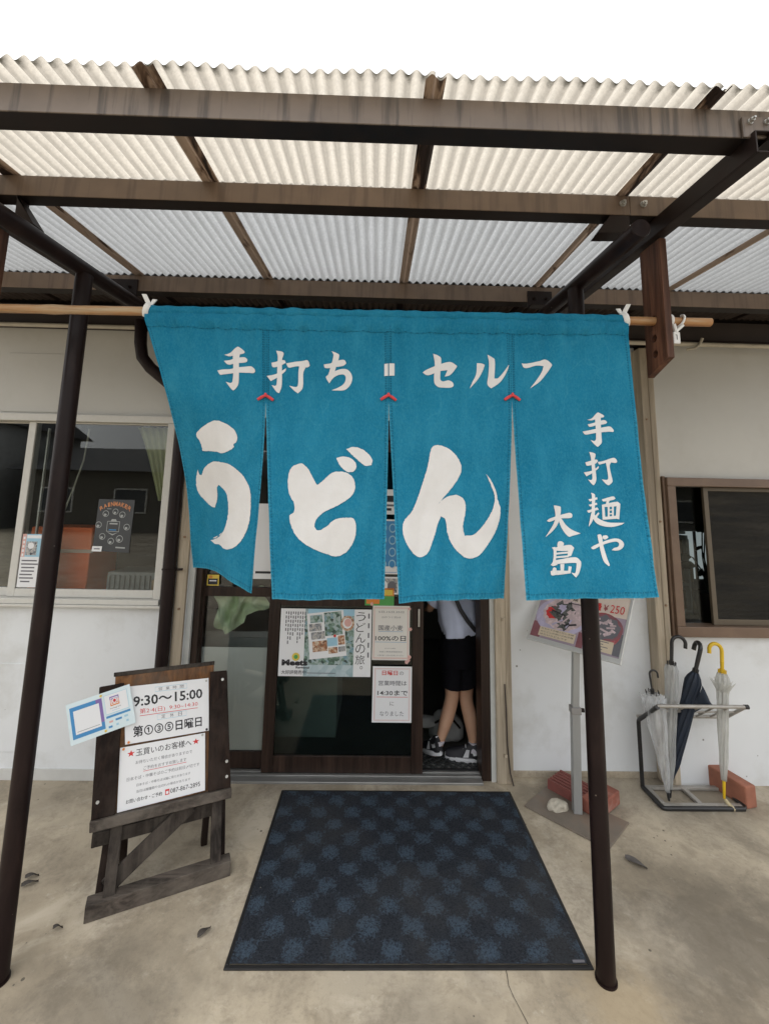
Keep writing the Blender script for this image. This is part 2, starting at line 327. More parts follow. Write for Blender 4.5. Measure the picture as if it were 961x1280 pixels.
# ------------------------------------------------------------------ ground
def ground_mat():
    m, N, L, P = new_mat('worn_concrete'); v = coords(N, L)
    big = nz(N, L, v, .9, 4, .55, .3); mid = nz(N, L, v, 3.2, 6, .62, .5); fine = nz(N, L, v, 60, 6, .75); gr = nz(N, L, v, 260, 3, .7)
    c = ramp(N, L, big, [(.40, (.355, .300, .222)), (.50, (.50, .43, .325)), (.60, (.42, .368, .288))])
    c = mixc(N, L, ramp(N, L, mid, [(.44, 0), (.66, .62)]), c, (.235, .198, .148))
    c = mixc(N, L, ramp(N, L, nz(N, L, v, 1.7, 6, .66, .8), [(.52, 0), (.62, .6)]), c, (.57, .505, .405))
    c = mixc(N, L, ramp(N, L, nz(N, L, v, 9, 7, .72, .6), [(.52, 0), (.68, .45)]), c, (.20, .168, .125))
    c = mixc(N, L, ramp(N, L, nz(N, L, v, 14, 6, .7), [(.60, 0), (.68, .45)]), c, (.58, .525, .43))
    c = mixc(N, L, ramp(N, L, math_(N, L, 'ADD', fine, math_(N, L, 'MULTIPLY', math_(N, L, 'SUBTRACT', mid, .5), .7)), [(.50, 0), (.74, .45)]), c, (.19, .165, .13))
    c = mixc(N, L, ramp(N, L, gr, [(.60, 0), (.74, .35)]), c, (.56, .52, .44))
    sp = N.new('ShaderNodeTexVoronoi'); sp.inputs['Scale'].default_value = 26; L.new(v, sp.inputs['Vector'])     # scattered dark grit
    c = mixc(N, L, ramp(N, L, math_(N, L, 'ADD', sp.outputs['Distance'], math_(N, L, 'MULTIPLY', math_(N, L, 'SUBTRACT', mid, .42), 1.1)), [(.05, .8), (.09, 0)]), c, (.07, .06, .05))
    # old damp patches: in front of the mat, to its right, and by the easel
    g = N.new('ShaderNodeNewGeometry')
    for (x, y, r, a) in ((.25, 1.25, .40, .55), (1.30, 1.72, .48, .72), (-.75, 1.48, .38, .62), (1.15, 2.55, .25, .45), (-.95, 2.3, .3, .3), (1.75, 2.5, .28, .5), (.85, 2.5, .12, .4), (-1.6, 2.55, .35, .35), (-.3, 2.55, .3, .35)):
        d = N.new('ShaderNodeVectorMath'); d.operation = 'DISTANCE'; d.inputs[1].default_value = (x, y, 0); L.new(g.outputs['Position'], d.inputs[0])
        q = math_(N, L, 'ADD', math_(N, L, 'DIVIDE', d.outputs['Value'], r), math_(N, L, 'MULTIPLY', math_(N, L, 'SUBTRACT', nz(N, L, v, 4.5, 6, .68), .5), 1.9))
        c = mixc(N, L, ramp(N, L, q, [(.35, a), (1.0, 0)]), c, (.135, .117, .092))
    for (x, y, r, a) in ((.52, 1.30, .10, .55), (.80, 1.53, .16, .5), (-.15, 1.38, .12, .3)):
        d = N.new('ShaderNodeVectorMath'); d.operation = 'DISTANCE'; d.inputs[1].default_value = (x, y, 0); L.new(g.outputs['Position'], d.inputs[0])
        q = math_(N, L, 'ADD', math_(N, L, 'DIVIDE', d.outputs['Value'], r), math_(N, L, 'MULTIPLY', math_(N, L, 'SUBTRACT', nz(N, L, v, 12, 6, .68), .5), 1.6))
        c = mixc(N, L, ramp(N, L, q, [(.4, a), (1.0, 0)]), c, (.40, .31, .19))
    L.new(c, P.inputs['Base Color']); P.inputs['Roughness'].default_value = .82; P.inputs['Specular IOR Level'].default_value = .3
    bump(N, L, P, fine, .25, .004); return m
m_ground = ground_mat()
g = MB(); n = 24
g.add([(-150, -200, 0), (150, -200, 0), (150, 2.66, 0), (-150, 2.66, 0)], [(0, 1, 2, 3)])
struct(obj('ground', g, m_ground, loc=(0, 0, 0)))
g = MB(); g.add([(-6, 2.66, -.004), (6, 2.66, -.004), (6, 7.2, -.004), (-6, 7.2, -.004)], [(0, 1, 2, 3)])
struct(obj('interior_floor', g, M('interior_floor', (.10, .095, .085), .5, .2, 3), loc=(0, 4, -.004)))
# hairline cracks in the slab
m_crack = M('crack_dirt', (.075, .065, .052), .9, .2, 30)
g = MB()
def crack(p0, p1, w, k=14, wob=.02):
    a = Vector((*p0, .0015)); b = Vector((*p1, .0015)); pr = (b-a).cross(Vector((0, 0, 1))).normalized(); L_, R_ = [], []
    for i in range(k+1):
        t = i/k; c = a.lerp(b, t) + pr*wob*noise.noise(Vector((t*5+p0[0]*9, p0[1]*7, 0))); ww = w*(.5+.7*abs(noise.noise(Vector((t*9, p0[0]*3, 2)))))*(1-.6*t); L_.append(c-pr*ww); R_.append(c+pr*ww)
    g.grid([L_, R_])
crack((.455, 1.645), (.52, 1.22), .0018); crack((.52, 1.22), (.60, .9), .0016)
struct(obj('ground_crack', g, m_crack, loc=(.5, 1.4, 0)))

# ------------------------------------------------------------------ the shop
shop = thing('shop_building', 'single storey noodle shop with white panel walls, brown sliding doors and two windows', 'building', (0, 2.6, 0))
def part(name, mb, mat, parent=shop, smooth=False, label=None):
    o = obj(name, mb, mat, parent, smooth)
    if label: o['label'] = label
    return o
B = 0.003
part('wall_panel', MB().box(-6, -1.065, 2.60, 2.70, 0, .918), m_wall, label='white lower wall left of the door')
part('wall_panel', MB().box(-6, -1.065, 2.602, 2.70, 2.008, 2.55), m_wall_up, label='upper wall above the left window, canopy shade in its grey')
part('wall_panel', MB().box(-1.205, -1.065, 2.602, 2.70, .9185, 2.0075), m_wall, label='narrow white wall strip behind the downpipe')
part('wall_panel', MB().box(-6, -3.30, 2.603, 2.70, .9185, 2.0075), m_wall)
part('wall_panel', MB().box(.797, 1.66, 2.66, 2.74, .03, 2.55), m_wall, label='white wall behind the menu stand')
part('foundation_kerb', MB().box(.797, 1.70, 2.655, 2.74, -.1, .0295, bev=.004), m_ground)
part('wall_panel', MB().box(1.70, 6, 2.59, 2.74, .0, .79), m_wall, label='white lower wall behind the umbrella rack')
part('wall_panel', MB().box(1.7225, 6, 2.585, 2.74, 1.706, 2.55), m_wall_up, label='upper wall above the brown window, canopy shade in its grey')
part('wall_panel', MB().box(3.52, 6, 2.592, 2.74, .7905, 1.7055), m_wall)
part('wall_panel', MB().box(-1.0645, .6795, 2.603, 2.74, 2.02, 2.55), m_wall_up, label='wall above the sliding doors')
# thin cover panels on the walls
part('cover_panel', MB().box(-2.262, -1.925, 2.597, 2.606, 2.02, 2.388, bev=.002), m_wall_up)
part('cover_panel', MB().box(-2.7, -1.848, 2.5955, 2.6045, .137, .59, bev=.002), m_wall)
part('base_flashing', MB().box(-6, -1.066, 2.593, 2.599, .0, .055), M('base_strip', (.58, .58, .56), .6, .08, 5))
# fascia, eave, soffit
m_fascia = M('fascia_brown', (.040, .030, .026), .6, .2, 8)
part('fascia', MB().box(-6, 6, 2.575, 2.64, 2.551, 2.70), m_fascia)
part('fascia_lip', MB().box(-6, 6, 2.555, 2.574, 2.553, 2.572), m_dark)
part('roof', MB().box(-6, 6, 2.25, 7.3, 2.80, 2.92, bev=.01), M('roof_brown', (.09, .075, .065), .7, .2, 3))
part('gable_wall', MB().box(-6.1, -6.001, 2.6, 7.2, 0, 2.799), m_wall); part('gable_wall', MB().box(6.001, 6.1, 2.6, 7.2, 0, 2.799), m_wall)
part('rear_wall', MB().box(-6, 6, 7.2, 7.3, 0, 2.799), m_room)
part('ceiling', MB().box(-6, 6, 2.75, 7.2, 2.5, 2.54), m_room)
part('partition', MB().box(-6, 6, 5.2, 5.25, 0, 2.499), m_room)
# trims
part('plaster_edge', MB().box(-1.0645, -1.035, 2.61, 2.70, 0, 2.019), m_plaster)
part('trim_board', MB().box(-1.128, -1.066, 2.578, 2.599, 0, 2.30, bev=.004), m_trim, label='beige board left of the doors')
part('plaster_edge', MB().box(.68, .706, 2.605, 2.72, 0, 2.019), m_plaster)
part('trim_board', MB().box(.7065, .796, 2.585, 2.66, .0, 2.40, bev=.004).box(.765, .771, 2.58, 2.59, .02, 2.38), m_trim, label='beige board right of the doors')
part('trim_board', MB().box(1.640, 1.7215, 2.575, 2.66, .0, 2.52, bev=.004).box(1.685, 1.690, 2.571, 2.58, .02, 2.5), m_trim, label='beige board left of the brown window')
w = MB(); w.tube([(.752, 2.575, .52), (.757, 2.574, .38), (.762, 2.576, .2), (.775, 2.575, .06), (.79, 2.57, .002)], .0035, 6)
cb = part('cable', w, m_fascia)
for z in (.86, .14): obj('cable_clip', MB().box(.744, .762, 2.572, 2.584, z, z+.016, bev=.002), m_trim, cb)
m_nail = M('rusty_nail', (.25, .16, .10), .7)
for x, z in ((1.70, .96), (1.70, 1.44), (1.66, 2.06), (-1.095, .90), (-1.095, 1.3), (.735, 1.3)): part('nail_head', MB().tube([(x, 2.577, z), (x, 2.568, z)], .006, 8), m_nail)
# pipe along the eave and downpipe
w = MB(); w.tube([(-6, 2.5, 2.531), (-1.45, 2.5, 2.531)], .013, 10).tube([(-1.46, 2.5, 2.531), (-1.44, 2.5, 2.545), (-1.445, 2.5, 2.50)], .008, 8)
part('eave_pipe', w, m_cream, smooth=True)
w = MB(); w.tube([(-.9, 2.5, 2.527), (6, 2.5, 2.512)], .014, 10)
for x in (1.94, 3.3): w.tube([(x+.03, 2.47, 2.55), (x+.02, 2.482, 2.515), (x-.01, 2.485, 2.49), (x-.05, 2.5, 2.487)], .008, 8)
part('eave_pipe', w, m_cream, smooth=True)
w = MB(); w.tube([(-1.41, 2.47, 2.56), (-1.40, 2.47, 2.42), (-1.385, 2.475, 2.34), (-1.34, 2.49, 2.28), (-1.22, 2.53, 2.18), (-1.175, 2.552, 2.12), (-1.158, 2.557, 2.03), (-1.158, 2.557, 1.0), (-1.158, 2.557, .0)], .034, 14)
dp = part('downpipe', w, m_post, smooth=True)
for z in (1.12, .25): obj('pipe_clip', MB().tube(arc((-1.158, 2.557, z), (1, 0, 0), (0, 1, 0), .037, 0, 2*pi, 20), .005, 6).box(-1.12, -1.085, 2.55, 2.562, z-.006, z+.006), m_dark, dp)

# left window, aluminium
w = MB()
w.box(-3.31, -1.206, 2.572, 2.66, 1.964, 2.007, bev=B); w.box(-3.31, -1.206, 2.560, 2.66, .919, .947, bev=B); w.box(-3.31, -1.19, 2.548, 2.60, .905, .9185, bev=.002)
w.box(-1.248, -1.206, 2.574, 2.66, .9475, 1.9635, bev=B)
win = part('window', w, m_alu, label='wide window with pale aluminium frame')
def sash(parent, x0, x1, z0, z1, y, t, m, wl=.042, wr=.042, wb=.045, wt=.03, gl=None):
    w = MB().box(x0, x0+wl, y, y+t, z0, z1, bev=B).box(x1-wr, x1, y, y+t, z0, z1, bev=B).box(x0+wl, x1-wr, y+.001, y+t-.001, z0, z0+wb, bev=B).box(x0+wl, x1-wr, y+.001, y+t-.001, z1-wt, z1, bev=B)
    s = obj('sash', w, m, parent); 
    obj('pane', MB().box(x0+wl-.004, x1-wr+.004, y+t*.4, y+t*.4+.004, z0+wb-.004, z1-wt+.004), gl or m_glass, parent); return s
sash(win, -2.086, -1.2485, .948, 1.963, 2.600, .024, m_alu, wr=.012, wt=.008)
sash(win, -2.95, -2.047, .948, 1.963, 2.628, .024, m_alu, wt=.008)
sash(win, -3.30, -2.90, .948, 1.963, 2.601, .024, m_alu, wt=.008)
obj('lock_rail', MB().box(-2.0, -1.992, 2.64, 2.655, 1.18, 1.93), m_alu, win)

# right window, bronze aluminium with an insect screen
w = MB()
w.box(1.742, 3.51, 2.545, 2.64, 1.652, 1.703, bev=B); w.box(1.742, 3.51, 2.545, 2.64, .793, .850, bev=B); w.box(1.742, 1.790, 2.546, 2.64, .8505, 1.6515, bev=B); w.box(3.46, 3.51, 2.546, 2.64, .8505, 1.6515, bev=B)
w.box(1.728, 1.7415, 2.565, 2.60, .785, 1.711, bev=.002)
win2 = part('window', w, m_bronze, label='brown framed window with half a dark insect screen')
w = MB().box(1.985, 2.013, 2.585, 2.605, .851, 1.651, bev=.002).box(2.0135, 2.84, 2.586, 2.604, .851, .884, bev=.002).box(2.0135, 2.84, 2.586, 2.604, 1.628, 1.651, bev=.002).box(2.8405, 2.87, 2.585, 2.605, .851, 1.651, bev=.002)
obj('screen_frame', w, M('screen_frame', (.12, .095, .065), .5, .1, 10), win2)
obj('insect_screen', MB().box(2.013, 2.841, 2.594, 2.596, .884, 1.628), m_mesh, win2)
w = MB().box(2.03, 2.07, 2.612, 2.632, .851, 1.651).box(3.40, 3.459, 2.612, 2.632, .851, 1.651).box(2.07, 3.40, 2.613, 2.631, .851, .89).box(2.07, 3.40, 2.613, 2.631, 1.62, 1.651)
obj('sash', w, m_bronze_d, win2); obj('pane', MB().box(2.069, 3.401, 2.62, 2.624, .889, 1.621), m_glass, win2)
obj('pane', MB().box(1.79, 2.03, 2.634, 2.638, .851, 1.651), glass('clear_glass', (.8, .85, .84), 1.35), win2)

# sliding doors
w = MB().box(-1.034, -.998, 2.63, 2.74, .015, 2.018, bev=.002).box(.628, .679, 2.612, 2.74, .0, 2.018, bev=.002).box(-.998, .628, 2.612, 2.74, 1.90, 2.018, bev=.002)
part('door_frame', w, m_door)
w = MB().box(-1.034, .6275, 2.575, 2.62, -.03, .012, bev=.003).box(-1.034, .6275, 2.622, 2.64, -.03, .018, bev=.002).box(-1.034, .6275, 2.642, 2.655, -.03, .010).box(-1.034, .6275, 2.657, 2.675, -.03, .018, bev=.002).box(-1.034, .6275, 2.677, 2.76, -.03, .012)
part('threshold', w, m_sill)
def door(x0, x1, y, lab, sw, mid, gl, film_z=None):
    w = MB(); t = .032
    w.box(x0, x0+sw[0], y, y+t, .019, 1.899, bev=.002).box(x1-sw[1], x1, y, y+t, .019, 1.899, bev=.002)
    w.box(x0+sw[0], x1-sw[1], y+.002, y+t-.002, .019, .105, bev=.002).box(x0+sw[0], x1-sw[1], y+.002, y+t-.002, mid[0], mid[1], bev=.002).box(x0+sw[0], x1-sw[1], y+.002, y+t-.002, 1.83, 1.899, bev=.002)
    d = part('sliding_door', w, m_door, label=lab)
    obj('pane', MB().box(x0+sw[0]-.003, x1-sw[1]+.003, y+.012, y+.017, .104, mid[0]+.001), gl, d)
    obj('pane', MB().box(x0+sw[0]-.003, x1-sw[1]+.003, y+.0125, y+.0175, mid[1]-.001, 1.831), gl, d)
    if film_z: obj('frosted_film', MB().box(x0+sw[0], x1-sw[1], y+.019, y+.022, .105, film_z), m_frost, d)
    return d
d1 = door(-1.0335, -.575, 2.678, 'left sliding door with a frosted lower half', (.04, .035), (.951, 1.005), m_glass_c, .66)
d2 = door(-.600, .300, 2.640, 'middle sliding door covered in notices', (.062, .064), (.912, .965), m_glass_d)
def pull(x, z, y, d): obj('handle', MB().box(x-.011, x+.011, y-.003, y+.002, z-.06, z+.06, bev=.002), m_dark, d); obj('handle', MB().box(x-.004, x+.006, y-.005, y-.0025, z-.05, z+.05, bev=.001), m_bolt, d)
pull(.272, .855, 2.64, d2)
obj('handle', MB().box(-1.026, -1.006, 2.674, 2.680, .79, .91, bev=.002), m_dark, d1)

# ------------------------------------------------------------------ things inside the shop
counter = thing('service_counter', 'long pale counter standing inside the shop behind the glass doors', 'counter', (-.4, 3.2, 0))
obj('counter_body', MB().box(-1.6, -.22, 3.05, 3.6, 0, .62, bev=.005), M('counter_face', (.40, .42, .40), .5, .06, 4), counter); obj('counter_top', MB().box(-1.62, -.20, 3.02, 3.62, .6205, .66, bev=.005), M('counter_top', (.50, .50, .47), .4, .06, 4), counter)
def cloth_drape():
    w = MB(); pts = []; nx, nzz = 26, 18
    for j in range(nzz+1):
        t = j/nzz; r = []
        for i in range(nx+1):
            s = i/nx; xl = -.985+.045*t; xr = -.645+.02*t; z0 = 1.00; zb = .755+.10*(s-.35)**2 - .03*sin(s*7) + (.10*s*s if s > .6 else 0)
            x = xl+(xr-xl)*s + .02*sin(t*3+s*4); fold = .018*sin(s*16+t*5) + .012*sin(s*29-t*9) + .03*abs(((s*3+t*1.7) % 1)-.5)*2.2
            r.append((x, 2.722+fold, z0+(zb-z0)*t))
        pts.append(r)
    return w.grid(pts)
tag(obj('green_cloth', cloth_drape(), M('green_cloth', (.58, .70, .47), .85, .08, 5), smooth='all'), 'pale green folded cloth hanging behind the left door pane', 'cloth')
ob = thing('orange_crate', 'big orange red plastic crate inside the left window', 'crate', (-1.93, 2.95, .5))
mo = M('orange_plastic', (.85, .14, .025), .45, .12, 3)
obj('crate_body', MB().box(-2.13, -1.77, 2.80, 3.1, .5, 1.19, bev=.008), mo, ob); obj('crate_lid', MB().box(-2.14, -1.76, 2.79, 3.11, 1.1905, 1.33, bev=.01), M('orange_lid', (.82, .17, .05), .45, .15, 4), ob); obj('crate_rim', MB().box(-2.15, -1.75, 2.785, 2.80, 1.175, 1.195), M('pale_rim', (.55, .42, .35), .5), ob)
table = thing('window_table', 'dark table inside carrying the orange crate', 'table', (-1.9, 2.95, 0)); obj('table_top', MB().box(-2.9, -1.3, 2.76, 3.3, .46, .4985), m_room, table)
for x in (-2.85, -1.35): obj('leg', MB().box(x-.03, x+.03, 2.8, 2.86, 0, .459), m_room, table)
bx = thing('cardboard_box', 'small brown cardboard box on the inner sill by the window edge', 'box', (-1.29, 2.72, .95)); obj('box_body', MB().box(-1.318, -1.27, 2.69, 2.76, .949, 1.035, bev=.002), M('cardboard', (.38, .26, .16), .8), bx)
def curtain():
    w = MB(); rows = []
    for j in range(15):
        t = j/14; r = []
        for i in range(31):
            s = i/30; xl = -1.515+.17*t**.8; xr = -1.262; r.append((xl+(xr-xl)*s, 2.735+.016*sin(s*34)*(1-.3*t), 1.965-.46*t))
        rows.append(r)
    return w.grid(rows)
cu = thing('window_curtain', 'yellowish curtain gathered at the right end of the left window', 'curtain', (-1.38, 2.735, 1.5))
obj('curtain_cloth', curtain(), M('curtain_cloth', (.46, .46, .27), .85, .08, 8), cu, smooth='all')
cd = [atY(112, 536, 2.69), atY(104, 575, 2.69), atY(92, 612, 2.69), atY(80, 640, 2.69), atY(71, 668, 2.70)]
tag(obj('white_cord', MB().tube([c + Vector((.004*sin(i*2), 0, 0)) for i, c in enumerate(cd)], .005, 8), flat('cord', (.42, .40, .33)), smooth=True), 'pale cord hanging slanted behind the left window glass', 'cord')
lm, N_, L_, P_ = new_mat('lamp_glow'); P_.inputs['Emission Color'].default_value = (1, .97, .9, 1); P_.inputs['Emission Strength'].default_value = 6
lamp = thing('ceiling_lamp', 'small lit ceiling lamp inside behind the left window', 'lamp', (-1.72, 3.4, 2.28))
lc = atY(183, 537, 3.4)
obj('lamp_shade', MB().tube([lc+Vector((0, 0, .03)), lc+Vector((0, 0, .004))], [.02, .034], 16), m_white, lamp, smooth=True); obj('bulb', MB().tube([lc+Vector((0, 0, .0035)), lc+Vector((0, 0, -.004))], .03, 16), lm, lamp)
obj('lamp_cord', MB().tube([lc+Vector((0, 0, .03)), (lc.x, lc.y, 2.5)], .003, 6), m_dark, lamp)
ap = thing('heater', 'grey ribbed heater low behind the right end of the left window', 'heater', (-1.45, 2.9, .5)); m_ap = M('heater_grey', (.30, .30, .29), .5, .1, 6)
obj('heater_body', MB().box(-1.66, -1.36, 2.82, 3.05, .50, 1.06, bev=.01), m_ap, ap)
for k in range(9): obj('rib', MB().box(-1.65+.031*k, -1.635+.031*k, 2.806, 2.8195, .86, 1.04, bev=.003), m_ap, ap)
# behind the right window: pale shelf unit and a dark pot plant
sh = thing('shelf_unit', 'pale shelf unit with brown boxes seen through the brown window', 'shelf', (2.0, 3.3, 0))
pa = atY(846, 664, 3.3); pb = atY(868, 722, 3.3); m_sh = M('shelf_white', (.55, .58, .58), .5, .05, 4)
obj('side_panel', MB().box(pb.x-.06, pb.x-.045, 3.28, 3.5, 0, pa.z-.03), m_sh, sh); obj('side_panel', MB().box(pa.x-.05, pa.x-.02, 3.28, 3.5, 0, pa.z+.02), m_sh, sh); obj('back_panel', MB().box(pa.x-.02, pb.x-.06, 3.48, 3.5, 0, pa.z-.06), m_sh, sh)
for k in range(4): obj('shelf_board', MB().box(pa.x-.02, pb.x-.06, 3.28, 3.479, pa.z-.02-.19*k, pa.z-.19*k), m_sh, sh)
for k in range(3): tag(obj('stored_box', MB().box(pa.x+.0, pa.x+.10+.02*k, 3.32, 3.44, pa.z-.1905+.001-.19*k, pa.z-.06-.19*k, bev=.003), M('stored_box', (.20, .15, .08), .8)), ('brown box on the top shelf of the pale unit', 'brown box on the middle shelf of the pale unit', 'brown box on the lowest seen shelf of the pale unit')[k], 'box')
rw = thing('glow_panel', 'added glowing pane deep inside behind the shelf and the pot plant', 'window', (2.6, 5.19, 1.0)); wa = atY(846, 664, 5.18); wb = atY(886, 724, 5.18)
em, N_, L_, P_ = new_mat('glow_pane'); P_.inputs['Base Color'].default_value = (.6, .65, .68, 1); P_.inputs['Emission Color'].default_value = (.86, .90, .92, 1); P_.inputs['Emission Strength'].default_value = .24  # glowing pane added to make the pale patch behind the plant
obj('pane', MB().box(wa.x, wb.x, 5.185, 5.19, wb.z, wa.z), em, rw); obj('glow_frame', MB().box(wa.x-.04, wa.x, 5.16, 5.198, wb.z-.04, wa.z+.04).box(wb.x, wb.x+.04, 5.16, 5.198, wb.z-.04, wa.z+.04).box(wa.x+.55*(wb.x-wa.x), wa.x+.55*(wb.x-wa.x)+.03, 5.17, 5.184, wb.z, wa.z), m_dark, rw)
pc = atY(884, 730, 2.95)
pp = thing('pot_plant', 'dark leafy pot plant inside the brown window', 'plant', (pc.x, pc.y, .79)); m_leafd = M('dark_leaf', (.02, .035, .018), .5, .3, 12)
obj('pot', MB().tube([(pc.x, pc.y, .78), (pc.x, pc.y, .97)], [.06, .085], 18), M('pot_brown', (.09, .06, .05), .6), pp, smooth=True)
st = MB(); lf = MB(); rnd = random.Random(3)
for k in range(16):
    a = rnd.uniform(0, 2*pi); hh = rnd.uniform(.12, .42); rr = rnd.uniform(.03, .13); tip = Vector((pc.x+rr*cos(a), pc.y+rr*sin(a)*.5, .97+hh)); st.tube([(pc.x, pc.y, .96), (pc.x+rr*.4*cos(a), pc.y, .97+hh*.6), tip], .004, 6)
    d = Vector((cos(a), .3*sin(a), rnd.uniform(-.5, .3))).normalized(); s_ = d.cross(Vector((0, 1, .2))).normalized(); ln = rnd.uniform(.08, .12)
    lf.add([tip, tip+d*ln*.35+s_*.028, tip+d*ln*.75+s_*.022, tip+d*ln, tip+d*ln*.75-s_*.022, tip+d*ln*.35-s_*.028], [(0, 1, 2, 3, 4, 5)])
obj('stem', st, m_leafd, pp); obj('foliage', lf, m_leafd, pp)
pt = thing('plant_table', 'low dark table carrying the pot plant indoors', 'table', (pc.x, 3, 0)); obj('table_top', MB().box(pc.x-.25, pc.x+.5, 2.8, 3.15, .74, .7795), m_room, pt)
for x in (pc.x-.22, pc.x+.46): obj('leg', MB().box(x-.02, x+.02, 2.85, 3.1, 0, .739), m_room, pt)

# ------------------------------------------------------------------ across the street (seen mirrored in the panes)
def house(x0, x1, y0, y1, h, hr, wm, lab, nwin):
    r = thing('street_house', lab, 'house', ((x0+x1)/2, (y0+y1)/2, 0), 'houses across the street')
    obj('wall', MB().box(x0, x1, y0, y1, 0, h), wm, r)
    o = .5; ym = (y0+y1)/2
    obj('roof', MB().prism([(x0-o, y0-o, h), (x0-o, y1+o, h), (x0-o, ym, h+hr)], (x1-x0+2*o, 0, 0)), M('roof_tile', (.045, .045, .05), .6, .2, 2), r)
    for k in range(nwin):
        xw = x0+(k+.5)*(x1-x0)/nwin
        wn_ = obj('window', MB().box(xw-.8, xw+.8, y1, y1+.06, .9, 2.1), m_alu, r); obj('pane', MB().box(xw-.72, xw+.72, y1+.061, y1+.065, .98, 2.02), flat('far_pane', (.03, .035, .04), .1, .5), wn_)
house(-17, -6.5, -24, -16, 2.9, 1.6, M('house_wall_beige', (.13, .12, .10), .8), 'beige house with a dark gable roof across the street', 3)
house(-26, -18.5, -22, -14, 5.2, 1.6, M('house_wall_grey', (.16, .16, .16), .8), 'taller grey house across the street', 3)
house(-4.5, 9, -30, -22, 3.4, 1.6, M('house_wall_brown', (.11, .09, .07), .8), 'brown low house farthest across the street', 4)
house(11, 22, -26, -18, 2.8, 1.6, M('house_wall_cream', (.13, .125, .11), .8), 'cream house on the right across the street', 3)
# ------------------------------------------------------------------ canopy
S = .104
def zr(y): return 2.540 + S*(y-.97)
can = thing('entrance_canopy', 'brown steel canopy with translucent corrugated sheets in front of the shop', 'canopy', (0, 1.6, 0))
def cpart(name, mb, mat, smooth=False, label=None):
    o = obj(name, mb, mat, can, smooth)
    if label: o['label'] = label
    return o
LAM, AMP = .0392, .0078
def corr(x): return AMP*cos(2*pi*x/LAM)
def sheet(x0, x1, y0, y1, dz, ny=4, wob=0.0):
    w = MB(); k = int((x1-x0)/LAM*10); rows = []
    for j in range(ny+1):
        y = y0+(y1-y0)*j/ny
        rows.append([(x0+(x1-x0)*i/k, y + (wob*noise.noise(Vector((x0+(x1-x0)*i/k*3, 5, 0))) if j == 0 else 0), zr(y)+AMP+.003+dz+corr(x0+(x1-x0)*i/k) + .003*noise.noise(Vector((x0+i/k*1.2, y*2, 3)))) for i in range(k+1)])
    return w.grid(rows)
xs = [-2.69, -1.98, -1.25, -.583, .127, .838, 1.55, 2.26, 2.97]
for i in range(8):
    a, b = xs[i]+.002, xs[i+1]-.002
    cpart('corrugated_sheet', sheet(a, b, .914, 1.41, 0, 5, .010), m_sheet_f, True, 'cream weathered corrugated sheet')
    cpart('corrugated_sheet', sheet(a, b, 1.36, 2.19, .004, 5), m_sheet_r, True, 'bluish clear corrugated sheet')
    cpart('corrugated_sheet', sheet(a, b, 2.14, 2.57, .008, 3), m_sheet_b, True, 'dark corrugated sheet against the shop wall')
for i, x in enumerate(xs):
    for (y0, y1, dz, m, wd) in ((.917, 1.41, -.002, m_seam, .026), (1.39, 2.19, .002, m_seam2, .024), (2.15, 2.56, .006, m_dark, .02)):
        w = sheet(x-wd, x+wd, y0, y1, dz-.0015, 5, .01); cpart('seam_strip', w, m, True)
def channel(y, z0, z1, x0, x1, depth, t=.004):
    return MB().box(x0, x1, y, y+t, z0, z1, bev=.0015).box(x0, x1, y+t, y+depth, z0+.0005, z0+t, 1, bev=.0012).box(x0, x1, y+t, y+depth, z1-t, z1-.0005, 1, bev=.0012).box(x0, x1, y+depth-t, y+depth, z0+t, z0+.018, 1).box(x0, x1, y+depth-t, y+depth, z1-.018, z1-t, 1)
m_flange = M('shaded_flange', (.014, .009, .0075), .5, .3, 12, spec=.25)  # underside shade of the purlins put into a darker flange colour
cpart('purlin', channel(.972, 2.459, zr(.97)-.001, -2.8, 3.1, .060), [m_beam, m_flange], label='front purlin with rain streaks')
w = channel(1.338, 2.505, zr(1.338)-.001, -2.8, .8528, .054); cpart('purlin', w, [m_beam_in, m_flange], label='middle purlin left of the splice')
w = channel(1.338, 2.505, zr(1.338)-.001, .8540, 3.1, .054); cpart('purlin', w, [m_beam_in, m_flange], label='middle purlin right of the splice')
cpart('purlin', channel(2.122, 2.575, zr(2.122)-.001, -2.8, 3.1, .062), [m_beam_in, m_flange], label='rear purlin')
def bolt(c, r=.009):
    c = Vector(c); return MB().tube([c, c+Vector((0, -.003, 0))], r*1.25, 16).tube([c+Vector((0, -.003, 0)), c+Vector((0, -.011, 0))], r, 6).tube([c+Vector((0, -.011, 0)), c+Vector((0, -.017, 0))], r*.5, 10)
for x in (.828, .900): cpart('bolt', bolt((x, 1.338, 2.546)), m_bolt)
# rafters running back to the shop
def slopebeam(x0, x1, y0, y1, z, h, m, name, hollow=False):
    k = .1; d = Vector((0, y1-y0, k*(y1-y0))); w = MB(); t = .004
    def plate(xa, xb, za, zb): w.prism([(xa, y0, za), (xb, y0, za), (xb, y0, zb), (xa, y0, zb)], d, 0, .0015)
    plate(x0, x0+t, z, z+h); plate(x0+t, x1, z, z+t); plate(x0+t, x1, z+h-t, z+h); plate(x1-t, x1, z+t, z+.018); plate(x1-t, x1, z+h-.018, z+h-t)
    cpart(name, w, m)
slopebeam(.94, .985, .951, 2.57, 2.400, .062, m_dark, 'rafter')
slopebeam(-1.36, -1.315, .951, 2.57, 2.400, .062, m_dark, 'rafter')
def pipe(x, y0, y1): return MB().tube([(x, y0, 2.392+.1*(y0-1.6)), (x, y0+.002, 2.392+.1*(y0-1.6)), (x, y1, 2.392+.1*(y1-1.6))], [.027, .0295, .0295], 20)
cpart('round_rafter', pipe(.79, 1.19, 2.57), m_post, True); cpart('round_rafter', pipe(-1.155, 1.10, 2.57), m_post, True)
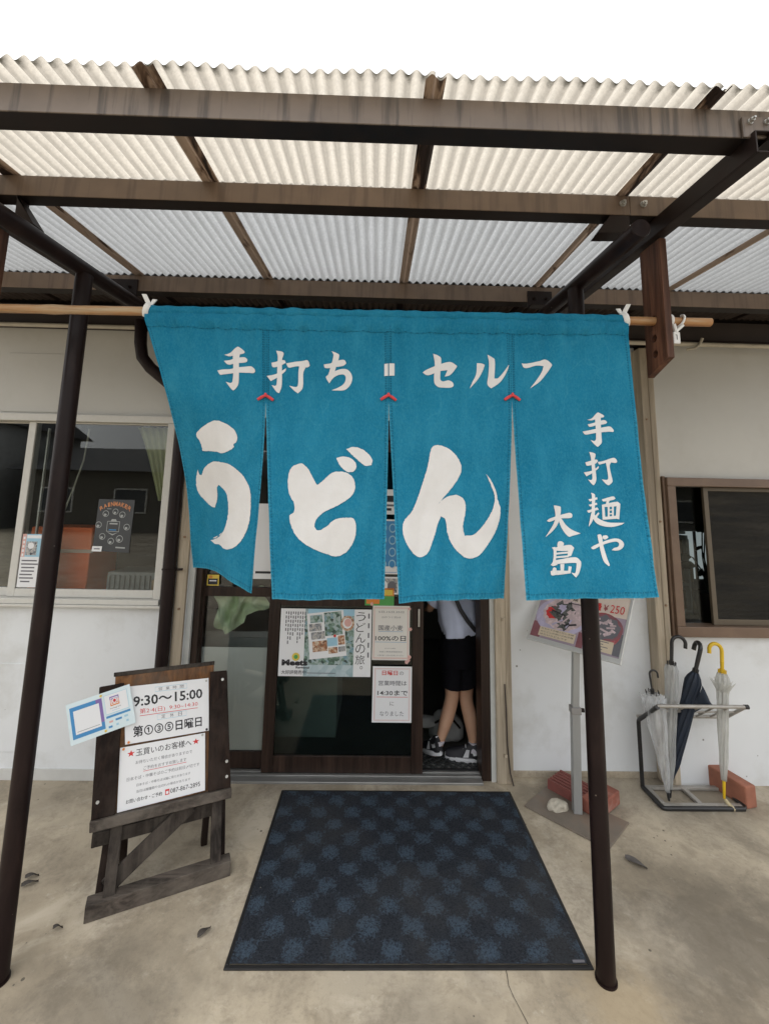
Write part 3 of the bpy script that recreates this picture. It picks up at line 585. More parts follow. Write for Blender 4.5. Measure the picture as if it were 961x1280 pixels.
for x in (.779, -1.150):
    cpart('post', MB().tube([(x, 1.6, -.01), (x, 1.6, 2.368)], .0295, 24).tube([(x, 1.6, .0), (x, 1.6, .006)], .0335, 24), m_post, True)
for s, x in ((-1, .765), (1, -1.13)):     # angle brackets between round rafters and the middle purlin
    A_, B_ = (atY(738, 301, 1.388), atY(754, 283, 1.388)) if s < 0 else (atY(55, 290, 1.388), atY(33, 263, 1.388))
    w = MB().prism([(A_.x, 1.340, A_.z), (x-s*.085, 1.340, A_.z+.004), (x-s*.085, 1.340, 2.5045), (B_.x, 1.340, 2.5045)], (0, .05, 0)); cpart('angle_bracket', w, m_dark)
for x0, x1 in ((-1.395, -1.244), (.775, .903)):
    cpart('angle_bracket', MB().box(x0, x1, 2.112, 2.1205, 2.535, 2.632, bev=.002).box(x0, x1, 2.07, 2.1115, 2.5355, 2.541, bev=.001), m_dark)
    for q in (.25, .75): cpart('bolt', bolt((x0+(x1-x0)*q, 2.112, 2.59), .007), m_dark)
w = MB().box(.922, 1.02, .964, .970, 2.4535, 2.512, bev=.001); cpart('angle_bracket', w, m_beam)
for x, z in ((.942, 2.497), (.985, 2.497)): cpart('bolt', bolt((x, .964, z), .006), m_bolt)
# hanging boards that carry the rod
m_board = wood('reddish_board', (.075, .030, .017), (.155, .070, .040), 'Z', .6, 34)
def rod_board(x, zt):
    y0, y1 = 1.352, 1.462; w = MB(); t = .0225
    holes = [(1.412, 2.158, .019), (1.413, 2.094, .0135), (1.413, 2.038, .0135)]
    # outline with three holes: bars between holes, ring patches around them
    def ring(cy, cz, r, ya, yb, za, zb):
        angs = sorted([2*pi*k/24 for k in range(24)]+[math.atan2(zz-cz, yy-cy) % (2*pi) for zz in (za, zb) for yy in (ya, yb)]); n = len(angs); o = []; i_ = []
        for a in angs:
            c_, s_ = cos(a), sin(a); q = min((yb-cy)/c_ if c_ > 1e-6 else ((ya-cy)/c_ if c_ < -1e-6 else 9e9), (zb-cz)/s_ if s_ > 1e-6 else ((za-cz)/s_ if s_ < -1e-6 else 9e9))
            o.append((cy+c_*q, cz+s_*q)); i_.append((cy+c_*r, cz+s_*r))
        vs = [(x, *p) for p in o]+[(x, *p) for p in i_]+[(x+t, *p) for p in o]+[(x+t, *p) for p in i_]; fs = []
        for k in range(n):
            k2 = (k+1) % n; fs += [(k, k2, n+k2, n+k), (2*n+k, 2*n+k2, 3*n+k2, 3*n+k), (n+k, n+k2, 3*n+k2, 3*n+k), (k, k2, 2*n+k2, 2*n+k)]
        w.add(vs, fs)
    ring(*holes[0], y0, y1, 2.126, 2.190); ring(*holes[1], y0, y1, 2.066, 2.126); ring(*holes[2], y0, y1, 2.012, 2.066)
    for (za, zb) in ((2.190, zt),): w.prism([(x, y0, za), (x, y1, za), (x, y1, zb), (x, y0, zb-.01)], (t, 0, 0))
    w.prism([(x, y0, 2.012), (x, y1, 2.012), (x, y1, 1.968), (x, y0, 2.006)], (t, 0, 0))
    return w
hb = cpart('hanging_board', rod_board(.957, 2.442), m_board, label='reddish wooden board with round holes carrying the rod')
cpart('hanging_board', rod_board(-1.356, 2.442), m_board)
for cz in (2.094, 2.038): obj('hole_shade', MB().tube([(.9565, 1.413, cz), (.9802, 1.413, cz)], .0136, 20, cap=False).tube([(.9795, 1.413, cz), (.9803, 1.413, cz)], .0135, 20), m_ink, hb)  # dark tube and back disc painted in as the shade inside the holes

# ------------------------------------------------------------------ rod and shop curtain (noren)
def rodz(x): return 2.1475 + .0088*x
rod = MB(); rx = [-1.45+i*.05 for i in range(53)]; rx = [x for x in rx if x < 1.15]+[1.157]
rod.tube([(x, 1.41, rodz(x)) for x in rx]+[(1.160, 1.41, rodz(1.16))], [.0148 + .0012*noise.noise(Vector((x*9, 1, 2))) + (.002 if abs(x+1.105) < .03 else 0) for x in rx]+[.009], 14)
m_bamb, N, L, P = new_mat('weathered_bamboo'); v = coords(N, L, (.35, 4, 4)); n_ = nz(N, L, v, 5, 5, .65)
cc = ramp(N, L, n_, [(.36, (.46, .37, .24)), (.52, (.42, .22, .09)), (.68, (.30, .12, .045))]); cc = mixc(N, L, ramp(N, L, nz(N, L, coords(N, L, (.2, 3, 3)), 40, 4), [(.5, 0), (.7, .4)]), cc, (.20, .10, .05))
L.new(cc, P.inputs['Base Color']); P.inputs['Roughness'].default_value = .5
rd = obj('bamboo_rod', rod, m_bamb, smooth=True); tag(rd, 'long weathered bamboo rod carrying the blue shop curtain', 'rod')

class Curve:
    def __init__(s, pts): s.p = pts      # (v, px, py, depth)
    def __call__(s, v):
        p = s.p; i = 0
        while i < len(p)-2 and v > p[i+1][0]: i += 1
        a, b = p[i], p[i+1]; h = b[0]-a[0]; t = (v-a[0])/h; out = []
        for k in (1, 2, 3):
            m0 = (b[k]-p[i-1][k])/(b[0]-p[i-1][0]) if i > 0 else (b[k]-a[k])/h
            m1 = (p[i+2][k]-a[k])/(p[i+2][0]-a[0]) if i < len(p)-2 else (b[k]-a[k])/h
            out.append((2*t**3-3*t*t+1)*a[k]+(t**3-2*t*t+t)*h*m0+(-2*t**3+3*t*t)*b[k]+(t**3-t*t)*h*m1)
        return out
YN = 1.400
E0 = Curve([(0, 181.5, 401, YN-.006), (.28, 206, 487, 1.435), (.62, 230.8, 596, 1.545), (1, 240.7, 710, 1.675)])
S1 = [(0, 332.5, 405, YN-.006), (.29, 331.7, 501, YN)]
S1L = Curve(S1+[(.6, 326, 606, 1.42), (1, 313, 743, 1.455)]); S1R = Curve(S1+[(.6, 335, 606, 1.395), (1, 339.6, 749.5, 1.385)])
S2 = [(0, 484.3, 408, YN-.006), (.285, 485.6, 501, YN)]
S2L = Curve(S2+[(.6, 484, 606, 1.405), (1, 480.2, 748.8, 1.41)]); S2R = Curve(S2+[(.6, 491, 606, 1.40), (1, 498.7, 755.5, 1.375)])
S3 = [(0, 636.3, 410, YN-.006), (.275, 639, 503, YN)]
S3L = Curve(S3+[(.6, 637.2, 606, 1.40), (1, 631.6, 749.8, 1.41)]); S3R = Curve(S3+[(.6, 646, 606, 1.39), (1, 658, 751, 1.365)])
E4 = Curve([(0, 783.5, 411, YN-.006), (.27, 792.5, 502, 1.393), (.56, 802, 595, 1.375), (1, 821.7, 745.8, 1.345)])
PAN = [(E0, S1L, -7.5), (S1R, S2L, 1.5), (S2R, S3L, -2.2), (S3R, E4, 0.8)]
def wrinkle(u, v, i):
    x = i+u
    g_ = .0065*sin(x*31+1.3*sin(x*9))*math.exp(-v*5.5) + .003*sin(x*57+2)*math.exp(-v*9)
    l = .018*noise.noise(Vector((x*1.9, v*1.3, 4))) + .0045*noise.noise(Vector((x*5.2+v*2.5, v*5.5, 7.7))) + .0030*noise.noise(Vector((x*13, v*13+x*4, 1.1)))
    b = .009*noise.noise(Vector((x*6.5+v*1.1, v*1.6, 31)))*(.2+v) + .006*max(0, noise.noise(Vector((x*4.1+v*3.2, v*2.2, 11))))*(.3+v) + .010*max(0, v-.45)*noise.noise(Vector((x*7+v*5, v*4, 21))) + .007*sin((u*3.1+i*1.7)*2.2)*v*v + .0035*sin(x*23+v*3)*max(0, v-.7) + .0050*noise.noise(Vector((x*34, v*11, 3)))*max(0, v-.82)*5
    return g_ + l*min(1, .25+v) + b
def ppx(i, u, v):
    a = PAN[i][0](v); b = PAN[i][1](v)
    return a[0]+(b[0]-a[0])*u, a[1]+(b[1]-a[1])*u + PAN[i][2]*4*u*(1-u)*v**3
def cloth(i, u, v, off=0.0):
    a = PAN[i][0](v); b = PAN[i][1](v); x, y = ppx(i, u, v)
    d = a[2]+(b[2]-a[2])*u
    return atY(x, y, d) + Vector((0, wrinkle(u, v, i)-off, 0))
def inv(i, x, y):
    v = (y-405)/345; u = .5
    for _ in range(14):
        a = PAN[i][0](v); b = PAN[i][1](v); u = (x-a[0])/(b[0]-a[0]); yy = ppx(i, u, v)[1]; v += (y-yy)/345
        v = max(-.02, min(1.05, v))
    return u, v
def noren_mat():
    m, N, L, P = new_mat('blue_noren_cloth'); uv = N.new('ShaderNodeUVMap'); v = coords(N, L)
    sp = N.new('ShaderNodeSeparateXYZ'); L.new(uv.outputs[0], sp.inputs[0])
    n1 = nz(N, L, v, 3.5, 5, .6); n2 = nz(N, L, coords(N, L, (1, 1, .35)), 14, 5, .65); n3 = nz(N, L, coords(N, L, (1, 1, .6)), 190, 3, .7)
    c = ramp(N, L, n1, [(.32, (.0085, .165, .295)), (.68, (.0145, .215, .370))])
    c = mixc(N, L, ramp(N, L, n2, [(.46, 0), (.70, .5)]), c, (.035, .275, .43))
    c = mixc(N, L, ramp(N, L, n3, [(.40, 0), (.70, .38)]), c, (.055, .30, .42))
    # faded crease lines
    cr = N.new('ShaderNodeTexVoronoi'); cr.feature = 'DISTANCE_TO_EDGE'; cr.inputs['Scale'].default_value = 4.2
    wv = N.new('ShaderNodeVectorMath'); wv.operation = 'MULTIPLY_ADD'; wv.inputs[1].default_value = (.5, .5, .5)
    nn = N.new('ShaderNodeTexNoise'); nn.inputs['Scale'].default_value = 5; L.new(v, nn.inputs['Vector']); L.new(nn.outputs['Color'], wv.inputs[0]); L.new(v, wv.inputs[2]); L.new(wv.outputs[0], cr.inputs['Vector'])
    ck = ramp(N, L, cr.outputs['Distance'], [(0, .22), (.02, 0)])
    c = mixc(N, L, math_(N, L, 'MULTIPLY', ck, ramp(N, L, n1, [(.45, 0), (.6, 1)])), c, (.07, .33, .45))
    # stitched hem: dashes along bottom and side edges (UV carries metres from the right edge and from the hem)
    def dash(dist, along, at):
        near = math_(N, L, 'COMPARE', dist, at, .0022); st = math_(N, L, 'GREATER_THAN', math_(N, L, 'SINE', math_(N, L, 'MULTIPLY', along, 720.0)), -.25)
        return math_(N, L, 'MULTIPLY', near, st)
    us = math_(N, L, 'MINIMUM', sp.outputs['X'], math_(N, L, 'SUBTRACT', .441, sp.outputs['X']))
    k = math_(N, L, 'MAXIMUM', dash(sp.outputs['Y'], sp.outputs['X'], .018), dash(us, sp.outputs['Y'], .010))
    c = mixc(N, L, math_(N, L, 'MULTIPLY', k, .55), c, (.010, .10, .18))
    # puckered hems: light and shade of the bunched cloth painted on as short bars
    def pucker_shading(dist, along, wd):
        ins = math_(N, L, 'LESS_THAN', dist, wd); s_ = math_(N, L, 'SINE', math_(N, L, 'ADD', math_(N, L, 'MULTIPLY', along, 420.0), math_(N, L, 'MULTIPLY', nz(N, L, v, 40, 3), 14.0)))
        return math_(N, L, 'MULTIPLY', ins, s_)
    pk = math_(N, L, 'ADD', pucker_shading(sp.outputs['Y'], sp.outputs['X'], .020), math_(N, L, 'MULTIPLY', pucker_shading(us, sp.outputs['Y'], .010), math_(N, L, 'LESS_THAN', sp.outputs['Y'], .645)))
    c = mixc(N, L, math_(N, L, 'MULTIPLY', math_(N, L, 'MAXIMUM', pk, 0.0), .13), c, (.07, .36, .52)); c = mixc(N, L, math_(N, L, 'MULTIPLY', math_(N, L, 'MAXIMUM', math_(N, L, 'MULTIPLY', pk, -1.0), 0.0), .13), c, (.006, .085, .16))
    fr = math_(N, L, 'MULTIPLY', math_(N, L, 'MULTIPLY', math_(N, L, 'LESS_THAN', math_(N, L, 'MINIMUM', us, sp.outputs['Y']), .004), .45), math_(N, L, 'LESS_THAN', sp.outputs['Y'], .645)); c = mixc(N, L, fr, c, (.07, .33, .46))
    L.new(c, P.inputs['Base Color']); P.inputs['Roughness'].default_value = .9; P.inputs['Specular IOR Level'].default_value = .12
    hgt = math_(N, L, 'ADD', math_(N, L, 'MULTIPLY', nz(N, L, v, 45, 5, .65), .8), math_(N, L, 'MULTIPLY', n3, .35)); hgt = math_(N, L, 'ADD', math_(N, L, 'ADD', hgt, math_(N, L, 'MULTIPLY', k, -.5)), math_(N, L, 'MULTIPLY', pk, .15))
    bump(N, L, P, hgt, .8, .006)
    tl = N.new('ShaderNodeBsdfTranslucent'); L.new(c, tl.inputs[0]); mx = N.new('ShaderNodeMixShader'); mx.inputs[0].default_value = .10
    L.new(P.outputs[0], mx.inputs[1]); L.new(tl.outputs[0], mx.inputs[2]); L.new(mx.outputs[0], N['Material Output'].inputs[0]); return m
m_noren = noren_mat()
nor = thing('noren_curtain', 'turquoise blue four panel noren curtain with white lettering over the entrance', 'curtain', (.03, 1.40, 1.2))
for i in range(4):
    w = MB(); nu, nv = 44, 84; rows = []; uvs = []
    for j in range(nv+1):
        v = j/nv; rows.append([cloth(i, k/nu, v) for k in range(nu+1)]); uvs += [(k/nu*.441, (1-v)*.92) for k in range(nu+1)]
    w.grid(rows); w.uv = uvs
    o = obj('cloth_panel', w, m_noren, nor, 'all')
    if i == 0: o['label'] = 'leftmost panel blown back and gathered by the wind'
# sleeve around the rod, softly gathered
w = MB(); rg = []; uvs = []
nx = 240
for k in range(nx+1):
    t = k/nx; px = 181.5+(783.5-181.5)*t; i = min(3, int(t*4)); x = atY(px, 400, 1.40).x
    zc = rodz(x); ring = []
    for q in range(17):
        a = -.35*pi + 1.60*pi*q/16 ; rr = .0188 + .0010*sin(x*90+q) + .0036*noise.noise(Vector((x*25, q*.6, 0)))
        ring.append(Vector((x, 1.41 + rr*sin(a+pi*.5)*-1 if False else 1.41 - rr*cos(a-.2*pi), zc + rr*sin(a-.2*pi) - (0.004 if q in (0, 16) else 0))))
    rg.append(ring)
w.grid(rg); w.uv = [(.2, .5)]*len(w.v)
obj('rod_sleeve', w, m_noren, nor, 'all')
# cloth strip below the sleeve to the stitch line, with small gathers
rows = []; uvs = []
for j in range(7):
    t = j/6; r = []
    for k in range(nx+1):
        s = k/nx; px = 181.5+(783.5-181.5)*s; x = atY(px, 400, 1.40).x
        seg = s*4; i = min(3, int(seg)); 
        pz = rodz(x)-.010; topp = Vector((x, 1.394+.002*sin(x*80), pz)); 
        edges = (181.5, 332.5, 484.3, 636.3, 783.5)
        ii = 0
        while ii < 3 and px > edges[ii+1]: ii += 1
        u = (px-edges[ii])/(edges[ii+1]-edges[ii]); bot = cloth(ii, u, .022, .0015)
        pnt = topp.lerp(bot, t); pnt.y -= .0055*sin(pi*t)*(1+.95*sin(x*75+2.5*sin(x*17)+2*noise.noise(Vector((x*9, 0, 0))))) ; r.append(pnt)
    rows.append(r); uvs += [(.2, .5-.02*t) for _ in r]
w = MB().grid(rows); w.uv = uvs; obj('sleeve_hem', w, m_noren, nor, 'all')
w = MB(); k = 0
while k < nx-1:
    p, q = rows[6][k], rows[6][k+1]
    for dz in (0,): w.add([p+Vector((0, -.0016, dz-.0007)), q+Vector((0, -.0016, dz-.0007)), q+Vector((0, -.0016, dz+.0007)), p+Vector((0, -.0016, dz+.0007))], [(0, 1, 2, 3)])
    k += 3
SLEEVE_ST = w

# lettering traced as outlines (coordinates of enlarged cut-outs: origin x, y, magnification)
A = (260, 420, 4.805); Bq = (460, 430, 3.696); Cq = (670, 500, 5.331); D = (180, 480, 4.569); Eq = (160, 370, 2.826); Fq = (480, 370, 2.669)
GLY = [
 (0, A, [[(97,112),(140,92),(172,68),(182,63),(216,88),(216,98),(190,108),(130,118)],[(97,150),(110,145),(205,124),(222,126),(234,140),(226,153),(150,165),(116,168)],[(57,207),(75,205),(240,178),(262,182),(283,205),(276,220),(240,217),(140,222),(90,233),(75,233)],[(148,106),(192,98),(186,140),(184,260),(178,295),(152,324),(140,318),(108,275),(135,280),(145,270),(150,200)]]),
 (1, A, [[(408,85),(440,92),(456,106),(446,140),(443,300),(428,342),(412,335),(380,292),(405,296),(412,280),(416,170),(418,120)],[(380,158),(440,146),(462,148),(468,163),(440,176),(395,186),(385,182)],[(352,238),(410,225),(470,195),(466,212),(420,245),(375,268)],[(470,166),(490,162),(580,144),(600,147),(613,180),(600,188),(540,180),(505,188),(485,190)],[(548,170),(592,178),(572,215),(568,310),(540,344),(520,330),(487,298),(530,305),(540,290),(542,220)]]),
 (1, A, [[(694,170),(735,165),(800,142),(820,144),(830,162),(815,176),(760,188),(705,192)],[(742,92),(772,103),(788,115),(768,190),(752,240),(730,270),(728,284),(708,246),(722,232),(738,180),(754,115)],[(728,284),(712,250),(740,225),(790,200),(830,198),(856,220),(866,255),(852,295),(820,322),(770,327),(742,326),(780,310),(815,285),(827,255),(818,232),(790,232),(755,250)]]),
 (1, Bq, [[(75,93),(92,92),(92,148),(75,149)]]), (2, Bq, [[(97,92),(122,90),(122,146),(97,148)]]),
 (2, Bq, [[(252,130),(270,118),(375,80),(410,98),(408,108),(380,140),(355,148),(368,118),(330,124),(285,142),(268,142)],[(300,45),(325,52),(338,65),(334,160),(345,170),(375,165),(392,175),(396,190),(385,198),(350,199),(322,195),(306,175),(308,90)]]),
 (2, Bq, [[(502,88),(522,92),(536,100),(525,130),(505,165),(468,207),(480,178),(498,140)],[(548,53),(570,60),(584,72),(582,160),(600,158),(648,98),(640,125),(610,175),(566,207),(548,190),(552,150),(556,90)]]),
 (3, Bq, [[(708,90),(730,92),(790,80),(822,70),(850,92),(846,105),(825,135),(790,175),(745,207),(770,175),(800,130),(810,102),(770,102),(735,112),(718,110)]]),
 (3, Cq, [[(338,132),(370,122),(405,85),(412,82),(447,106),(446,115),(415,120),(370,135)],[(342,162),(360,158),(440,135),(455,137),(466,150),(458,160),(400,168),(355,178)],[(308,210),(335,205),(470,178),(490,182),(508,205),(505,215),(470,213),(390,220),(335,230),(322,228)],[(392,114),(428,108),(428,150),(434,270),(432,288),(410,312),(398,305),(362,265),(388,272),(398,260),(396,180)]]),
 (3, Cq, [[(355,345),(378,350),(396,360),(392,400),(404,520),(400,548),(388,568),(375,560),(348,528),(372,532),(378,520),(372,430),(366,380)],[(330,415),(380,400),(405,396),(412,408),(395,425),(345,438),(338,436)],[(320,482),(380,468),(418,440),(416,455),(380,485),(338,508)],[(413,412),(440,408),(505,386),(520,389),(533,410),(525,420),(480,415),(440,425),(420,428)],[(460,413),(498,410),(486,440),(506,540),(500,552),(480,568),(465,560),(437,528),(470,532),(478,522),(468,450)]]),
 (3, Cq, [[(368,618),(385,622),(396,632),(394,730),(372,732),(374,640)],[(350,662),(410,648),(412,662),(360,676)],[(352,698),(408,684),(410,698),(362,710)],[(342,738),(410,715),(420,730),(352,752)],[(376,740),(396,738),(392,772),(376,812),(354,846),(360,808)],[(368,762),(384,758),(420,790),(480,815),(540,818),(582,818),(560,832),(500,846),(440,838),(400,815)],[(385,785),(418,748),(424,757),(400,795)],[(440,662),(510,642),(525,655),(515,664),(448,676)],[(470,662),(488,658),(478,700),(462,700)],[(440,700),(454,698),(464,795),(446,798)],[(440,698),(535,678),(556,692),(550,705),(445,714)],[(533,685),(556,692),(550,795),(528,790)],[(450,780),(548,768),(548,790),(452,798)],[(474,705),(486,703),(490,785),(478,786)],[(502,702),(514,700),(516,782),(504,783)],[(480,730),(512,727),(512,735),(480,738)],[(482,755),(512,752),(512,760),(482,763)]]),
 (3, Cq, [[(368,985),(385,972),(500,925),(545,925),(572,945),(578,970),(560,995),(530,1003),(498,1000),(515,985),(540,978),(548,960),(535,945),(505,945),(440,968),(395,992),(378,995)],[(412,900),(430,895),(442,910),(446,960),(470,1060),(484,1100),(476,1106),(450,1080),(432,1020),(422,960)],[(448,905),(470,902),(480,915),(462,930),(446,922)]]),
 (3, Cq, [[(70,805),(90,790),(215,752),(235,755),(243,770),(235,785),(160,790),(110,805),(85,812)],[(115,702),(140,705),(164,715),(158,790),(140,840),(105,880),(60,915),(90,870),(120,820),(130,770)],[(148,778),(165,785),(200,835),(245,868),(300,890),(240,905),(215,910),(180,870),(155,812)]]),
 (3, Cq, [[(152,945),(172,943),(185,958),(170,985),(148,990),(145,965)],[(108,985),(130,980),(140,1000),(138,1090),(150,1100),(120,1110),(104,1100),(118,1080),(120,1000)],[(128,985),(225,965),(252,985),(245,1000),(135,1005)],[(215,970),(252,985),(232,1040),(208,1044)],[(136,1020),(225,1008),(228,1020),(138,1032)],[(136,1044),(215,1035),(215,1048),(138,1056)],[(132,1070),(260,1048),(298,1075),(295,1090),(240,1085),(138,1096)],[(270,1065),(300,1078),(290,1150),(268,1184),(255,1175),(232,1150),(258,1155),(264,1140)],[(165,1096),(188,1093),(186,1150),(168,1155)],[(118,1130),(128,1118),(142,1125),(138,1165),(120,1172)],[(104,1145),(118,1140),(228,1138),(228,1155),(130,1172),(112,1172)],[(215,1108),(235,1110),(228,1155),(212,1152)]]),
 (0, D, [[(295,288),(315,258),(355,230),(385,213),(410,210),(450,218),(490,240),(520,270),(534,308),(525,335),(512,345),(515,360),(490,380),(448,397),(420,388),(360,382),(330,382),(326,350),(312,320)],[(302,486),(312,516),(325,520),(338,485),(358,462),(395,442),(435,446),(490,460),(545,500),(585,550),(605,595),(612,640),(611,740),(602,800),(570,880),(530,925),(490,942),(455,938),(430,918),(400,915),(372,895),(400,886),(430,870),(455,840),(475,790),(486,720),(484,670),(470,620),(440,588),(425,575),(415,590),(416,650),(400,705),(380,700),(345,670),(310,630),(295,590),(292,540)],[(384,882),(400,874),(420,866),(412,875),(394,884)],[(426,862),(446,848),(442,858),(430,866)]]),
 (1, Eq, [[(598,595),(615,592),(638,612),(652,640),(668,668),(690,650),(720,625),(755,620),(785,632),(800,655),(800,690),(780,715),(740,740),(690,765),(665,790),(660,815),(672,828),(700,815),(730,790),(770,783),(800,790),(804,840),(795,870),(770,905),(735,921),(700,912),(640,885),(600,855),(578,820),(570,775),(585,765),(588,735),(572,705),(565,665),(570,622),(582,602)],[(735,572),(760,566),(790,575),(806,597),(800,617),(775,621),(750,600)],[(770,540),(800,533),(840,550),(862,578),(860,598),(838,600),(812,580),(790,560)]]),
 (2, Fq, [[(155,520),(165,500),(190,498),(225,515),(248,545),(257,580),(240,620),(205,665),(180,695),(195,680),(215,668),(245,665),(268,685),(270,720),(262,770),(268,800),(300,795),(340,750),(362,710),(368,670),(355,630),(338,594),(355,615),(372,650),(378,680),(387,710),(385,745),(370,790),(345,830),(315,865),(285,876),(262,868),(230,835),(212,790),(205,745),(190,735),(180,760),(165,810),(145,860),(118,873),(90,850),(68,810),(62,770),(70,745),(92,720),(110,680),(130,620),(148,560)]]),
]
def smooth_poly(p, step, jit, seed):
    n = len(p); out = []
    for i in range(n):
        p0, p1, p2, p3 = (Vector((*p[(i+k) % n], 0)) for k in (-1, 0, 1, 2))
        a = (p1-p0).normalized(); b = (p2-p1).normalized(); c = (p3-p2).normalized(); L_ = (p2-p1).length
        t1 = (p2-p0)*.5 if a.dot(b) > .25 else (p2-p1); t2 = (p3-p1)*.5 if b.dot(c) > .25 else (p2-p1)
        t1 = t1.normalized()*L_; t2 = t2.normalized()*L_; k = max(1, int(L_/step))
        for j in range(k):
            t = j/k; q = p1*(2*t**3-3*t*t+1)+t1*(t**3-2*t*t+t)+p2*(-2*t**3+3*t*t)+t2*(t**3-t*t)
            w_ = jit*Vector((noise.noise(Vector((q.x*1.3/step, q.y*1.3/step, seed))), noise.noise(Vector((q.x*1.3/step, q.y*1.3/step, seed+9))), 0))
            out.append((q.x+w_.x, q.y+w_.y))
    return out
w = MB(); big = MB()
for gi, (pi_, (ox, oy, mg), strokes) in enumerate(GLY):
    isbig = mg in (D[2], Eq[2], Fq[2]); step = mg*(1.6 if isbig else .9)
    vs, fs = [], []
    for si, stx in enumerate(strokes):
        sp_ = smooth_poly(stx, step, mg*(.55 if isbig else .12), gi*3.1+si) if len(stx) > 4 or isbig else [(a[0]+(b[0]-a[0])*j/6, a[1]+(b[1]-a[1])*j/6) for a, b in zip(stx, stx[1:]+stx[:1]) for j in range(6)]
        b0 = len(vs); vs += [((x/mg+ox), (y/mg+oy)) for x, y in sp_]; fs.append(list(range(b0, b0+len(sp_))))
    nb = len(vs); x0 = min(p[0] for p in vs); x1 = max(p[0] for p in vs); y0 = min(p[1] for p in vs); y1 = max(p[1] for p in vs)
    gs = 3.2 if isbig else 2.2; yy = y0
    while yy < y1:
        xx = x0
        while xx < x1: vs.append((xx+.31*gs*(int(yy/gs) % 2), yy)); xx += gs
        yy += gs
    r = geometry.delaunay_2d_cdt([Vector(p) for p in vs], [], fs, 1, 1e-4)
    pv = []
    for p in r[0]:
        u, v = inv(pi_, p.x, p.y); pv.append(cloth(pi_, u, v, .0016))
    (big if isbig else w).add(pv, [tuple(f) for f, og in zip(r[2], r[5]) if og])
m_let, N, L, P = new_mat('white_print'); v = coords(N, L); n1 = nz(N, L, v, 5, 5, .6); n2 = nz(N, L, v, 160, 3, .7)
c = ramp(N, L, n1, [(.3, (.63, .62, .61)), (.7, (.72, .72, .72))]); c = mixc(N, L, ramp(N, L, n2, [(.6, 0), (.8, .35)]), c, (.46, .52, .55))
L.new(c, P.inputs['Base Color']); P.inputs['Roughness'].default_value = .85; P.inputs['Specular IOR Level'].default_value = .15; bump(N, L, P, nz(N, L, v, 60, 5, .65), .4, .003)
obj('lettering', big, m_let, nor, 'all')['label'] = 'three large white brush characters'
obj('lettering', w, m_let, nor, 'all')['label'] = 'small white brush characters'
# double seams above the slits, red cord knots at their ends
m_stitch = flat('dark_stitch', (.011, .105, .18), .9, .1); obj('sleeve_stitches', SLEEVE_ST, m_stitch, nor)
for i, (cx, cy) in enumerate(((331.8, 497), (485.4, 497.5), (639, 498))):
    w = MB()
    for dx in (-3.4, -1.2, 1.2, 3.4):
        ii = i if dx < 0 else i+1; y = 412
        while y < cy-3:
            q = []
            for (ex, ey) in ((-.28, 0), (.28, 0), (.28, 1.7), (-.28, 1.7)):
                u, v = inv(ii, cx+dx+ex, y+ey); q.append(cloth(ii, u, v, .0012))
            w.add(q, [(0, 1, 2, 3)]); y += 2.9
    obj('seam_stitches', w, m_stitch, nor)
    w = MB(); pc_ = []
    for (ex, ey) in ((-9.6, 2.6), (-5, -.6), (-1.5, -2.4), (0, -3.2), (1.5, -2.4), (5, -.4), (9.6, 3.0)):
        u, v = inv(i if ex < 0 else i+1, cx+ex, cy+ey); pc_.append(cloth(i if ex < 0 else i+1, u, v, .005))
    w.tube(pc_, [.0045, .0052, .0045, .005, .0045, .0052, .0045], 8); w.tube([pc_[3]+Vector((0, -.004, -.006)), pc_[3]+Vector((0, -.002, .006))], .004, 8)
    obj('red_cord', w, M('red_cord', (.62, .055, .06), .7, .15, 60), nor, True)
# white plastic clips on the rod
def clip(px, lab, kind):
    x = atY(px, 398, 1.41).x; z = rodz(x); t = thing('rod_clip', lab, 'clip', (x, 1.41, z), 'white clips on the bamboo rod'); w = MB()
    if kind == 0:
        s = 1 if x < 0 else -1
        w.tube([(x+s*.008*sin(a*.8+.5), 1.41-.0235*cos(a), z+.0235*sin(a)) for a in [-1.2+i*.22 for i in range(15)]], .0035, 8, ry=.009); obj('clip_ring', w, m_white, t, True)
        obj('clip_lever', MB().prism([(x-s*.006, 1.404, z+.022), (x+s*.010, 1.404, z+.024), (x-s*.010, 1.404, z+.060), (x-s*.026, 1.404, z+.060)], (0, .006, 0), 0, .0015), m_white, t)
        obj('clip_lever', MB().prism([(x+s*.004, 1.405, z+.022), (x+s*.014, 1.405, z+.022), (x+s*.028, 1.405, z+.042), (x+s*.012, 1.405, z+.043)], (0, .006, 0), 0, .0015), m_white, t)
    else:
        w.tube(arc((x-.024, 1.41, z), (0, -1, 0), (0, 0, 1), .0215, -1.9, 1.8, 14), .0035, 8, ry=.006).tube([(x+.022*sin(a*.5+.8), 1.41-.0215*cos(a), z+.0215*sin(a)) for a in [-1.7+i*.26 for i in range(14)]], .0035, 8, ry=.005)
        obj('clip_ring', w, m_white, t, True); w = MB().tube([(x-.022, 1.39, z-.018), (x-.016, 1.393, z-.040), (x-.014, 1.394, z-.050)], .006, 8).tube([(x+.012, 1.392, z-.02), (x-.006, 1.393, z-.036), (x-.014, 1.394, z-.046)], .005, 8); obj('clip_lever', w, m_white, t, True)
        w = MB().box(x-.027, x-.003, 1.388, 1.395, z-.088, z-.046, bev=.003); obj('clip_tag', w, m_white, t); w = MB().box(x-.0165, x-.0145, 1.3872, 1.3882, z-.074, z-.058).box(x-.020, x-.0145, 1.3873, 1.3881, z-.058, z-.0565); obj('clip_mark', w, m_ink, t)
clip(184.5, 'white plastic clip at the left end of the blue curtain', 0); clip(779.5, 'white plastic clip at the right end of the blue curtain', 0); clip(844, 'white hook clip with a tag on the rod end right of the board', 1)
